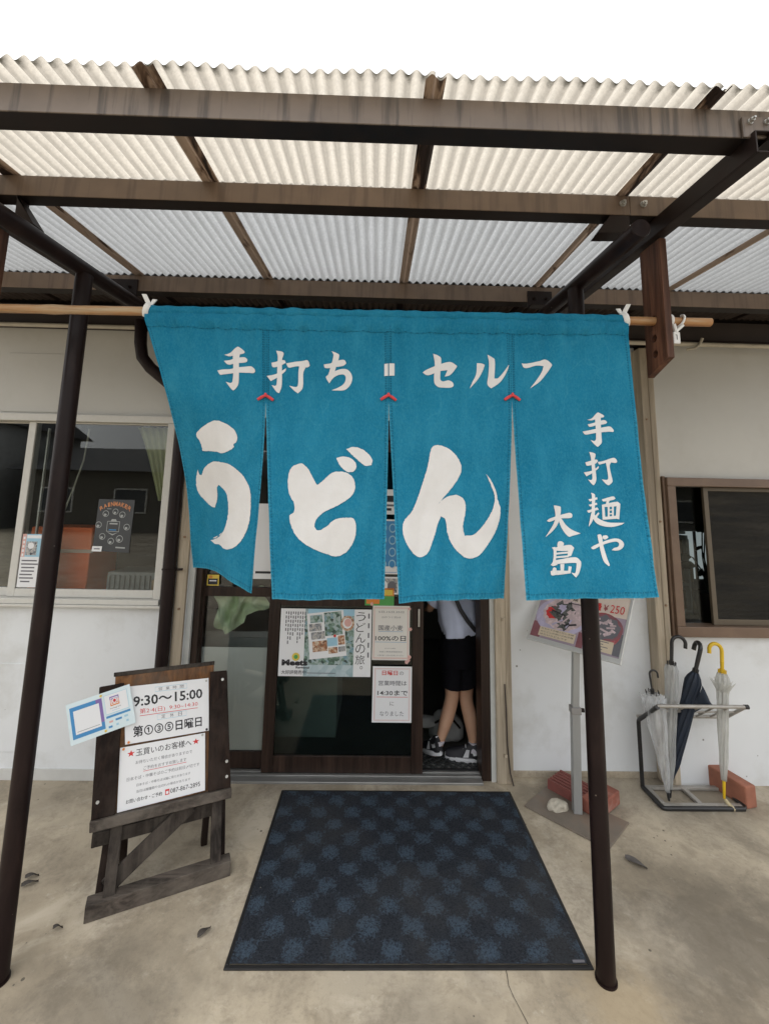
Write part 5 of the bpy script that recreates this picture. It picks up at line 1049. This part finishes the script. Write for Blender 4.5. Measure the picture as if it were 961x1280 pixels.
# ribbed slab: ribs run along its length
w = MB(); Mx = oriented(1.085, 2.508, radians(-52)); k = 6; prof = []
for i in range(k):
    y = -.075+.15*i/k; prof += [(y+.002, .046), (y+.15/k*.55, .046), (y+.15/k*.62, .032), (y+.15/k*.95, .032)]
pts = [(-.10, -.075, 0)]+[(-.10, y, z) for y, z in prof]+[(-.10, .075, .032), (-.10, .075, 0)]
w.prism([Mx @ (Vector(p)+Vector((0, 0, .0088))) for p in pts], Mx.to_3x3() @ Vector((.20, 0, 0)))
tag(obj('ribbed_tile', w, m_brick2), 'ribbed dark red slab lying behind the menu stand pole', 'brick')
w = MB().box(-.105, .105, -.045, .05, .0088, .074, bev=.007, M=oriented(1.180, 2.392, radians(36)))
tag(obj('brick', w, m_brick), 'worn red brick on the plate right of the menu stand pole', 'brick')
def rock(c, r, seed):
    bm = bmesh.new(); bmesh.ops.create_icosphere(bm, subdivisions=3, radius=1)
    for v in bm.verts:
        p = v.co.copy(); k = 1+.28*noise.noise(p*1.3+Vector((seed, 0, 0)))+.12*noise.noise(p*4+Vector((0, seed, 0))); v.co = Vector((p.x*r[0]*k, p.y*r[1]*k, max(-.3, p.z)*r[2]*k))
    bm.verts.index_update(); w = MB().add([v.co+Vector(c) for v in bm.verts], [[v.index for v in f.verts] for f in bm.faces]); bm.free(); return w
tag(obj('stone', rock((.952, 2.385, .018), (.052, .034, .030), 4.2), M('pale_stone', (.50, .46, .38), .9, .25, 25, bmp=.6, dirt=(.26, .22, .17), dirt_amt=.6, dirt_scale=20)), 'small pale rough stone lying on the base plate', 'stone')
# long brick by the umbrella rack
w = MB().box(-.035, .035, -.13, .13, .0008, .106, bev=.007, M=oriented(1.937, 2.53, radians(13)))
tag(obj('brick', w, m_brick3), 'long orange brick standing on edge against the umbrella rack', 'brick')

# ------------------------------------------------------------------ umbrella rack
rk = thing('umbrella_rack', 'low metal umbrella rack with black tube legs by the right wall', 'umbrella rack', (1.72, 2.47, 0))
m_rk = M('black_tube', (.016, .016, .017), .4, .25, 20); m_rkg = M('grey_tube', (.40, .38, .35), .4, .15, 20, metal=.4, dirt=(.25, .20, .15), dirt_amt=.5, dirt_scale=30)
X0, X1, Yf, Yb_ = 1.492, 1.925, 2.386, 2.556; r_ = .0105
obj('leg', MB().tube([(X0, Yb_, .011), (X0-.002, Yb_, .335)]+[(X0-.002+.010*sin(t)*0, Yb_-.03+.03*cos(t), .335+.03*sin(t)) for t in (.3, .7, 1.1)]+[(X0+.004, 2.40, .478), (X0+.004, 2.385, .488)], r_, 12), m_rk, rk, True)
w = MB().tube([(X0, Yb_, .011), (X0, Yf+.015, .011), (X0+.004, Yf+.004, .011), (X0+.015, Yf, .011), (X1-.015, Yf, .011), (X1, Yf+.015, .011), (X1, Yb_, .011)], r_, 12); obj('base_tube', w, m_rk, rk, True)
w = MB().box(X0+.012, X1-.012, Yf+.012, Yf+.034, .004, .018, bev=.002).box(X0+.012, X0+.034, Yf+.036, Yb_, .004, .018, bev=.002).box((X0+X1)/2-.012, (X0+X1)/2+.012, Yf+.036, Yb_-.02, .004, .018, bev=.002).box(X0+.012, X1-.012, Yb_-.018, Yb_+.006, .004, .0175, bev=.002); obj('drip_tray_frame', w, m_rkg, rk)
def gp(x, t): return Vector((x, 2.395+.155*t, .490-.118*t))
XR = 1.968
w = MB().tube([gp(X0+.006, 0), gp(XR, 0)], .0095, 10).tube([gp(X0-.012, 1), gp(XR+.02, 1)], .0085, 10); obj('grid_rail', w, m_rkg, rk, True)
for t in (.5,): obj('grid_rail', MB().tube([gp(X0, t), gp(XR+.01, t)], .005, 8), m_rkg, rk, True)
for k in range(1, 6): x = X0+(XR-X0)*k/6; obj('grid_bar', MB().tube([gp(x, .02), gp(x+.004, .98)], .005, 8), m_rkg, rk, True)
obj('grid_bar', MB().tube([gp(XR, 0), gp(XR+.018, 1)], .009, 10), m_rkg, rk, True)
obj('end_cap', MB().tube([gp(XR-.004, 0), gp(XR+.016, 0)], .0115, 10), m_rk, rk, True)
# umbrellas: shaft, folded canopy with pleats, ferrule, hooked handle
def umbrella(name, label, tip, top, prof, m_can, m_hand, m_tip, hook_dir, hook_r, hlen, twist=1.2, pleats=8, flare=None, tipm=.04, hr=.009):
    tip = Vector(tip); top = Vector(top); ax = (top-tip); Ln = ax.length; ax.normalize(); t = thing(name, label, 'umbrella', tip, 'umbrellas in the rack')
    sx = ax.cross(Vector((0, 1, 0))).normalized(); sy = ax.cross(sx)
    obj('shaft', MB().tube([tip+ax*.05, top], .0045, 10), m_bolt, t, True)
    obj('ferrule', MB().tube([tip, tip+ax*.004, tip+ax*tipm], [.0045, .006, .0075], 12), m_tip, t, True)
    w = MB(); rg = []; n = pleats*6; s0 = tipm
    for i in range(25):
        q = i/24; s_ = s0+(Ln-.012-s0)*q
        k = 0
        while k < len(prof)-2 and q > prof[k+1][0]: k += 1
        f = (q-prof[k][0])/(prof[k+1][0]-prof[k][0]); f = f*f*(3-2*f); R_ = prof[k][1]+(prof[k+1][1]-prof[k][1])*f
        ring = []
        for j in range(n):
            a = 2*pi*j/n; pl = .5+.5*cos(pleats*a); R2 = R_*(.76+.28*pl**1.5)*(1+.10*noise.noise(Vector((cos(a)*1.5, sin(a)*1.5, q*5+Ln*7)))); b = a+twist*q+.25*(1-pl)
            ring.append(tip+ax*(s_ + .004*noise.noise(Vector((a*2, q*9, 3)))) + sx*R2*cos(b) + sy*R2*sin(b))
        rg.append(ring)
    w.rings(rg); obj('folded_canopy', w, m_can, t, 'all')
    if flare:
        w = MB(); m_ = 16; qs, R1, R2, ln = flare; c0 = tip+ax*(s0+(Ln-s0)*qs)
        ra = [c0+(sx*cos(2*pi*j/m_)+sy*sin(2*pi*j/m_))*R1 for j in range(m_)]; rb = [c0+ax*ln*(1 if j % 2 == 0 else .55)+(sx*cos(2*pi*j/m_)+sy*sin(2*pi*j/m_))*R2*(1 if j % 2 == 0 else .6) for j in range(m_)]
        w.rings([ra, rb], cap=False); obj('loose_canopy_edge', w, m_can, t)
    w = MB(); m_ = 8
    for j in range(m_):
        a = 2*pi*j/m_; c0 = top-ax*.014+(sx*cos(a)+sy*sin(a))*(prof[-1][1]*.8); w.tube([c0, c0+ax*.02], .0022, 6)
    w.tube([top-ax*.012, top+ax*.010], [.010, .012], 12); obj('rib_tips', w, m_hand, t)
    hd = Vector(hook_dir); hd = (hd-ax*hd.dot(ax)).normalized(); p = [top+ax*.008, top+ax*hlen*.5, top+ax*hlen]; c0 = top+ax*hlen+hd*hook_r
    p += [c0-hd*hook_r*cos(th)+ax*hook_r*sin(th) for th in [pi*i/9*1.08 for i in range(1, 10)]]; p.append(p[-1]-ax*.012)
    obj('handle', MB().tube(p, [hr*.9, hr]+[hr]*(len(p)-2), 12), m_hand, t, True); return t, tip, ax, sx, sy, Ln
m_clear = film('clear_vinyl', (.86, .88, .90), .40, .10, ); m_milky = film('milky_vinyl', (.76, .76, .72), .62, .25); m_milk2 = film('grey_vinyl', (.70, .72, .72), .52, .15)
m_navy = M('navy_cloth', (.012, .020, .036), .7, .2, 20, bmp=.2); m_yh = M('yellow_plastic', (.72, .47, .02), .3, .04, 10); m_bh = M('black_plastic', (.018, .018, .019), .32, .1, 10)
umbrella('umbrella', 'short clear vinyl umbrella with a thin black handle, leftmost in the rack', (1.553, 2.43, .019), (1.520, 2.462, .535), [(0, .011), (.3, .026), (.75, .048), (.93, .055), (1, .040)], m_clear, m_bh, m_bh, (1, -.1, 0), .021, .085, flare=(.86, .05, .066, .05), hr=.0048)
umbrella('umbrella', 'tall clear vinyl umbrella with a thick black hooked handle', (1.575, 2.455, .019), (1.655, 2.49, .675), [(0, .011), (.3, .024), (.6, .030), (.72, .027), (.85, .031), (.97, .034), (1, .026)], m_milk2, m_bh, m_bh, (1, -.12, 0), .036, .105, hr=.0095)
nv = umbrella('umbrella', 'navy blue cloth umbrella with a black handle', (1.592, 2.50, .019), (1.762, 2.455, .650), [(0, .011), (.25, .028), (.6, .035), (.78, .036), (.93, .038), (1, .016)], m_navy, m_bh, m_bh, (.18, 1, 0), .030, .110, twist=1.8, hr=.011)
t_, tip, ax, sx, sy, Ln = nv; c0 = tip+ax*Ln*.80
w = MB(); e1 = Vector((1, -.35, 0)).normalized(); rows = []
for j in range(9):
    q = j/8; r = []
    for i in range(7):
        s_ = i/6; half = .075*(1-s_)**.8; r.append(c0+e1*(.018+.068*s_)+ax*(half*(2*q-1)-.010-.018*s_)+Vector((0, -.03+.010*sin(q*5+s_*3), 0)))
    rows.append(r)
w.grid(rows); obj('loose_flap', w, m_navy, t_, 'all')
umbrella('umbrella', 'pale vinyl umbrella with a yellow handle and yellow tip', (1.843, 2.43, .030), (1.921, 2.472, .642), [(0, .012), (.2, .020), (.55, .026), (.74, .026), (.80, .025), (.9, .034), (.97, .030), (1, .022)], m_milky, m_yh, m_yh, (-1, .05, 0), .034, .100, flare=(.80, .026, .060, .062), tipm=.085, hr=.0098)
w = MB(); tp = Vector((1.848, 2.402, .001))
w.tube([(1.842, 2.421, .034), (1.844, 2.412, .023), (1.847, 2.398, .014), (1.852, 2.384, .011), (1.855, 2.376, .009)], [.008, .010, .0125, .011, .005], 10, ry=None)
tag(obj('rubber_tip_cover', w, M('old_rubber', (.50, .42, .26), .7, .15, 30), smooth=True), 'pale worn rubber tip cover lying under the yellow umbrella tip', 'tip cover')

# ------------------------------------------------------------------ rubber mat and bag inside the doorway
w = MB(); cxm, cym = .46, 2.78; hw, hd_ = .185, .085
im = thing('rubber_door_mat', 'black open mesh rubber mat inside the doorway under the sneakers', 'doormat', (cxm, cym, 0))
ms_ = .046; k = 0
lat = MB()
for sgn in (1, -1):
    for i in range(-9, 10):
        c = i*ms_; pts = []
        # line y = sgn*x*0.8 + c clipped to the rectangle
        xs_ = sorted([x for x in (-hw, hw)] + []); a, b = None, None; cand = []
        for x in (-hw, hw):
            y = sgn*.8*x+c
            if abs(y) <= hd_: cand.append((x, y))
        for y in (-hd_, hd_):
            x = (y-c)/(sgn*.8)
            if abs(x) < hw: cand.append((x, y))
        if len(cand) >= 2:
            (xa, ya), (xb, yb) = cand[0], cand[1]; d_ = Vector((xb-xa, yb-ya, 0)); 
            if d_.length < .02: continue
            pr = Vector((-d_.y, d_.x, 0)).normalized()*.0045; z0, z1 = (.0125, .021) if sgn > 0 else (.0122, .0205)
            lat.prism([Vector((cxm+xa, cym+ya, z0))-pr, Vector((cxm+xb, cym+yb, z0))-pr, Vector((cxm+xb, cym+yb, z0))+pr, Vector((cxm+xa, cym+ya, z0))+pr], (0, 0, z1-z0))
obj('lattice', lat, M('rubber_lattice', (.035, .037, .037), .5, .2, 30), im); obj('rim', MB().box(cxm-hw-.01, cxm+hw+.01, cym-hd_-.01, cym-hd_, .0121, .020).box(cxm-hw-.01, cxm+hw+.01, cym+hd_, cym+hd_+.01, .0121, .020).box(cxm-hw-.01, cxm-hw, cym-hd_, cym+hd_, .0121, .0199).box(cxm+hw, cxm+hw+.01, cym-hd_, cym+hd_, .0121, .0199), m_rub, im)
w = rock((.50, 3.06, .055), (.115, .09, .12), 9.1)
bagm = M('grey_bag_cloth', (.34, .34, .33), .85, .12, 9, bmp=.3)
bag = thing('cloth_bag', 'slumped pale grey cloth bag on the floor behind the legs', 'bag', (.47, 3.06, 0)); obj('bag_body', w, bagm, bag, 'all'); obj('bag_flap', rock((.36, 3.05, .10), (.085, .05, .045), 2.3), bagm, bag, 'all'); obj('bag_strap', MB().tube([(.42, 3.0, .12), (.48, 2.97, .165), (.54, 2.98, .14), (.58, 3.0, .09)], .007, 8), m_dark, bag, True)

# ------------------------------------------------------------------ person in the doorway, seen from behind
person = thing('person', 'person in pale blue shirt, black shorts and sneakers seen from behind in doorway', 'person', (.53, 2.85, 0))
J = {}
def skin_mesh(nodes, edges, root, sub=2):
    me = bpy.data.meshes.new('tmp'); ks = list(nodes); me.from_pydata([nodes[k][0] for k in ks], [(ks.index(a), ks.index(b)) for a, b in edges], [])
    o = bpy.data.objects.new('tmp', me); col.objects.link(o); o.modifiers.new('skin', 'SKIN'); sv = me.skin_vertices[0].data
    for i, k in enumerate(ks):
        r = nodes[k][1]; sv[i].radius = r if isinstance(r, tuple) else (r, r); sv[i].use_root = (k == root)
    sb = o.modifiers.new('sub', 'SUBSURF'); sb.levels = sub
    dg = bpy.context.evaluated_depsgraph_get(); m2 = bpy.data.meshes.new_from_object(o.evaluated_get(dg))
    mb = MB().add([v.co.copy() for v in m2.vertices], [tuple(p.vertices) for p in m2.polygons]); bpy.data.objects.remove(o); return mb
nd = dict(pel=((.555, 2.86, .655), (.105, .075)), bel=((.548, 2.885, .76), (.095, .07)), che=((.535, 2.925, .90), (.105, .075)), nk0=((.525, 2.96, 1.00), (.05, .045)), nk=((.52, 2.985, 1.045), .036), hd0=((.518, 3.01, 1.09), (.058, .062)), hd1=((.516, 3.02, 1.15), (.070, .078)), hd2=((.516, 3.02, 1.205), (.055, .062)),
 hl=((.508, 2.86, .60), .070), kl=((.505, 2.845, .350), .046), kl2=((.494, 2.842, .30), .044), cl=((.468, 2.832, .225), .046), al=((.418, 2.80, .098), .0245), fl=((.405, 2.795, .05), .026), tl=((.37, 2.85, .03), .025),
 hr=((.622, 2.86, .60), .072), kr=((.590, 2.865, .355), .047), kr2=((.594, 2.858, .30), .045), cr=((.618, 2.835, .215), .048), ar=((.622, 2.80, .092), .0245), fr=((.612, 2.80, .045), .027), tr=((.52, 2.82, .030), .026),
 sl=((.435, 2.935, .955), .042), el=((.375, 2.95, .84), .027), wl=((.385, 3.09, .80), .019), pl=((.388, 3.125, .795), (.026, .013)),
 sr=((.635, 2.935, .955), .042), er=((.695, 2.96, .82), .027), wr=((.650, 3.10, .80), .019), pr=((.645, 3.135, .795), (.026, .013)))
ed = [('pel', 'bel'), ('bel', 'che'), ('che', 'nk0'), ('nk0', 'nk'), ('nk', 'hd0'), ('hd0', 'hd1'), ('hd1', 'hd2'), ('pel', 'hl'), ('hl', 'kl'), ('kl', 'kl2'), ('kl2', 'cl'), ('cl', 'al'), ('al', 'fl'), ('fl', 'tl'), ('pel', 'hr'), ('hr', 'kr'), ('kr', 'kr2'), ('kr2', 'cr'), ('cr', 'ar'), ('ar', 'fr'), ('fr', 'tr'), ('che', 'sl'), ('sl', 'el'), ('el', 'wl'), ('wl', 'pl'), ('che', 'sr'), ('sr', 'er'), ('er', 'wr'), ('wr', 'pr')]
for sd, x, s in (('l', .388, 1), ('r', .645, -1)):
    base = Vector(nd['p'+sd][0])
    for f in range(4):
        a = 'f%s%d' % (sd, f); off = (f-1.5)*.011; nd[a+'a'] = ((base.x+off, base.y+.022, base.z-.002), .0062); nd[a+'b'] = ((base.x+off*1.1, base.y+.040+.004*(f in (1, 2)), base.z-.012), .0056); nd[a+'c'] = ((base.x+off*1.1, base.y+.050+.005*(f in (1, 2)), base.z-.026), .005); ed += [('p'+sd, a+'a'), (a+'a', a+'b'), (a+'b', a+'c')]
    nd['t'+sd+'a'] = ((base.x+s*.026, base.y+.004, base.z-.006), .0065); nd['t'+sd+'b'] = ((base.x+s*.030, base.y+.022, base.z-.018), .0055); ed += [('p'+sd, 't'+sd+'a'), ('t'+sd+'a', 't'+sd+'b')]
m_skin, N, L, P = new_mat('skin'); v = coords(N, L); L.new(ramp(N, L, nz(N, L, v, 9, 4), [(.3, (.50, .285, .185)), (.7, (.57, .34, .225))]), P.inputs['Base Color']); P.inputs['Roughness'].default_value = .5; P.inputs['Subsurface Weight'].default_value = .08; P.inputs['Subsurface Radius'].default_value = (.01, .004, .002)
body = skin_mesh(nd, ed, 'pel'); obj('body', body, m_skin, person, 'all')
hair = rock((.516, 3.01, 1.165), (.088, .096, .088), 1.1); obj('hair', hair, M('black_hair', (.010, .008, .007), .45, .3, 60, (1, 1, .2)), person, 'all')
hx = Vector((.516, 3.02, 1.13)); ff = MB()
for s in (-1, 1): ff.tube([hx+Vector((s*.072, -.005, .012)), hx+Vector((s*.080, -.008, 0)), hx+Vector((s*.073, -.004, -.016))], [.006, .010, .006], 8)
ff.tube([hx+Vector((0, .075, .012)), hx+Vector((0, .090, -.010)), hx+Vector((0, .080, -.016))], [.006, .011, .006], 8)
obj('ears_and_nose', ff, m_skin, person, 'all'); obj('eyes', MB().tube([hx+Vector((-.03, .072, .012)), hx+Vector((-.03, .080, .012))], .008, 10).tube([hx+Vector((.03, .072, .012)), hx+Vector((.03, .080, .012))], .008, 10), m_ink, person); obj('mouth', MB().tube([hx+Vector((-.02, .074, -.035)), hx+Vector((0, .080, -.037)), hx+Vector((.02, .074, -.035))], .004, 8), M('lips', (.40, .14, .11), .5), person, 'all')
def ell(cx, cy, z, rx, ry, n=56, seed=0, amp=.05, tilt=0.0):
    amp *= 1.5
    r = []
    for j in range(n):
        a = 2*pi*j/n; k = 1+amp*noise.noise(Vector((cos(a)*2.2+seed, sin(a)*2.2, z*9)))+amp*.6*noise.noise(Vector((cos(a)*5, sin(a)*5+seed, z*22+a*2)))
        r.append(Vector((cx+rx*k*cos(a), cy+ry*k*sin(a), z+tilt*cos(a))))
    return r
m_shirt = M('pale_blue_shirt', (.58, .64, .82), .8, .07, 7, bmp=.25); m_short = M('black_shorts', (.005, .005, .007), .9, .3, 12, spec=.1)
sh_ = [ell(.562, 2.865, .708, .118, .096, seed=1, amp=.10, tilt=.016), ell(.565, 2.868, .735, .130, .104, seed=1, amp=.09, tilt=.006), ell(.562, 2.875, .775, .134, .106, seed=1, amp=.08), ell(.553, 2.89, .83, .132, .104, seed=1, amp=.07), ell(.545, 2.905, .88, .130, .102, seed=1, amp=.06), ell(.535, 2.925, .93, .133, .098, seed=1, amp=.05), ell(.530, 2.94, .965, .120, .085, seed=1, amp=.03), ell(.526, 2.955, .995, .080, .065, seed=1, amp=.02), ell(.523, 2.968, 1.015, .052, .050, seed=1, amp=.01)]
w = MB().rings(sh_, cap=False)
for sg, sx0 in ((-1, .438), (1, .632)):
    p0 = Vector((sx0+sg*-.01, 2.938, .955)); p1 = Vector((sx0+sg*.045, 2.945, .875)); d_ = (p1-p0).normalized(); e_ = d_.cross(Vector((0, 1, 0))).normalized(); f_ = d_.cross(e_)
    w.rings([[p0.lerp(p1, t)+(e_*cos(2*pi*j/20)*rr+f_*sin(2*pi*j/20)*rr)*(1+.06*noise.noise(Vector((j*.9, t*4, sg)))) for j in range(20)] for t, rr in ((0, .050), (.5, .050), (1, .047), (1.12, .046))], cap=False)
obj('shirt', w, m_shirt, person, 'all')
w = MB().rings([ell(.558, 2.865, .735, .108, .084, seed=4, amp=.03), ell(.558, 2.862, .68, .122, .094, seed=4, amp=.05), ell(.556, 2.858, .60, .128, .098, seed=4, amp=.05), ell(.552, 2.85, .53, .122, .094, seed=4, amp=.06)], cap=False)
for cxl, z1, tl in ((.506, .402, -.006), (.600, .412, .020)):
    w.rings([ell(cxl+.004, 2.852, .56, .070, .083, 28, cxl*9, .04), ell(cxl, 2.846, .48, .066, .078, 28, cxl*9, .05, tl*.5), ell(cxl-.002, 2.842, z1, .064, .074, 28, cxl*9, .05, tl)], cap=False)
obj('shorts', w, m_short, person, 'all')
w = MB(); st_ = [Vector((.505, 2.805, .99)), Vector((.520, 2.790, .93)), Vector((.545, 2.778, .87)), Vector((.585, 2.764, .81)), Vector((.632, 2.775, .755)), Vector((.662, 2.81, .725))]
w.tube(st_, .004, 8, ry=.013); obj('shoulder_strap', w, m_ink, person, True)
obj('hip_bag', rock((.668, 2.845, .70), (.055, .075, .075), 6.6), m_short, person, 'all')
m_sole = M('white_sole', (.66, .67, .69), .5, .05, 20); m_sup = M('black_sneaker', (.012, .012, .016), .6, .2, 30); m_sock = M('white_sock', (.58, .55, .60), .85, .08, 40, (1, 1, .3), bmp=.3)
def shoe(heel, dr, Ln_, pitch, ank):
    d_ = Vector((*dr, 0)).normalized(); s_ = Vector((-d_.y, d_.x, 0)); h = Vector(heel); up0 = Vector((0, 0, 1)); d2 = (d_*cos(pitch)-up0*sin(pitch)).normalized(); u2 = (up0*cos(pitch)+d_*sin(pitch)).normalized()
    def pt(a, b, c): return h+d2*a*Ln_+s_*b+u2*c
    def outline(k, c, infl=1.0):
        r = []
        for j in range(28):
            t = 2*pi*j/28; a = .5-.5*cos(t); wd = (.030+.012*sin(pi*min(1, a*1.1))+.004*a)*(sin(t)*1.18 if abs(sin(t)) < .8 else math.copysign(.95, sin(t))); r.append(pt(-.02+(1.02*a)*1.0, wd*infl, c + (.012*max(0, a-.7)/.3 if k else 0) + (.010*max(0, .12-a)/.12 if k == 2 else 0)))
        return r
    w = MB().rings([outline(0, .0), outline(0, .004, 1.06), outline(0, .020, 1.08), outline(0, .024, 1.02)]); so_ = obj('sneaker_sole', w, m_sole, person, True)
    secs = []
    for a, hh, ww in ((-.015, .066, .018), (.03, .078, .027), (.12, .082, .031), (.25, .078, .032), (.36, .066, .034), (.50, .054, .038), (.68, .043, .041), (.85, .035, .037), (.96, .026, .022)):
        secs.append([pt(a, ww*cos(t)*(1 if sin(t) < .2 else .86), .022+max(0, sin(t))*hh*.95-.004*(sin(t) < 0)) for t in [2*pi*j/18 for j in range(18)]])
    up_ = obj('sneaker', MB().rings(secs), m_sup, person, True); w = MB()
    for sg in (1, -1):
        w.add([pt(.30, sg*.0365, .030), pt(.46, sg*.0405, .028), pt(.36, sg*.034, .070), pt(.27, sg*.0345, .070)], [(0, 1, 2, 3)]); w.add([pt(.02, sg*.030, .045), pt(.16, sg*.034, .040), pt(.20, sg*.0335, .062), pt(.10, sg*.0325, .052), pt(.03, sg*.029, .068)], [(0, 1, 2, 3, 4)])
    for k in range(4): a = .38+.075*k; w.tube([pt(a, -.018, .074-.011*k), pt(a+.01, 0, .082-.012*k), pt(a, .018, .074-.011*k)], .0028, 6)
    w.tube([pt(.05, x_, .094+.0) for x_ in (-.012, 0, .012)], .0045, 6); obj('white_panel', w, m_sole, up_)
    a_ = Vector(ank); b0 = pt(.16, 0, .05); obj('sock', MB().rings([[p+Vector((rr*cos(2*pi*j/20), rr*sin(2*pi*j/20), 0)) for j in range(20)] for p, rr in ((b0, .030), (b0.lerp(a_, .5), .0305), (a_, .0285), (a_+Vector((0, 0, .012)), .0295))]), m_sock, person, True)
shoe((.421, 2.762, .050), (-.38, .75), .185, radians(15), (.419, 2.797, .105))
shoe((.652, 2.778, .0135), (-.96, .22), .205, radians(0), (.622, 2.80, .098))

# ------------------------------------------------------------------ leaves on the concrete
m_dry = M('dry_leaf', (.055, .047, .040), .8, .25, 30); m_lgrey = M('grey_leaf', (.095, .085, .080), .8, .25, 30)
def leaf(x, y, ln, wd, ang, m, label):
    w = MB(); rows = []; Mx = oriented(x, y, ang)
    for i in range(9):
        t = i/8; hw_ = wd*sin(pi*min(1, t*.94+.03))**.8; rows.append([Mx @ Vector(((t-.5)*ln, hw_*k*.5, .003+.010*abs(k)*.4+.006*sin(t*4+k)+.004)) for k in (-1, -.5, 0, .5, 1)])
    w.grid(rows); tag(obj('fallen_leaf', w, m, smooth='all'), label, 'leaf', 'fallen leaves on the concrete')
leaf(-1.335, 1.978, .048, .022, .3, m_dry, 'dark leaf beside the left post, farther of the touching two'); leaf(-1.318, 1.945, .055, .024, .5, m_dry, 'dark leaf beside the left post, nearer of the touching two')
leaf(-.565, 1.751, .050, .024, .9, m_dry, 'curled dark leaf between the easel foot and the mat'); leaf(1.152, 2.055, .085, .036, -.75, m_lgrey, 'larger grey leaf right of the base plate'); leaf(-1.081, 1.765, .032, .014, .2, m_dry, 'tiny dark leaf in front of the easel left foot')
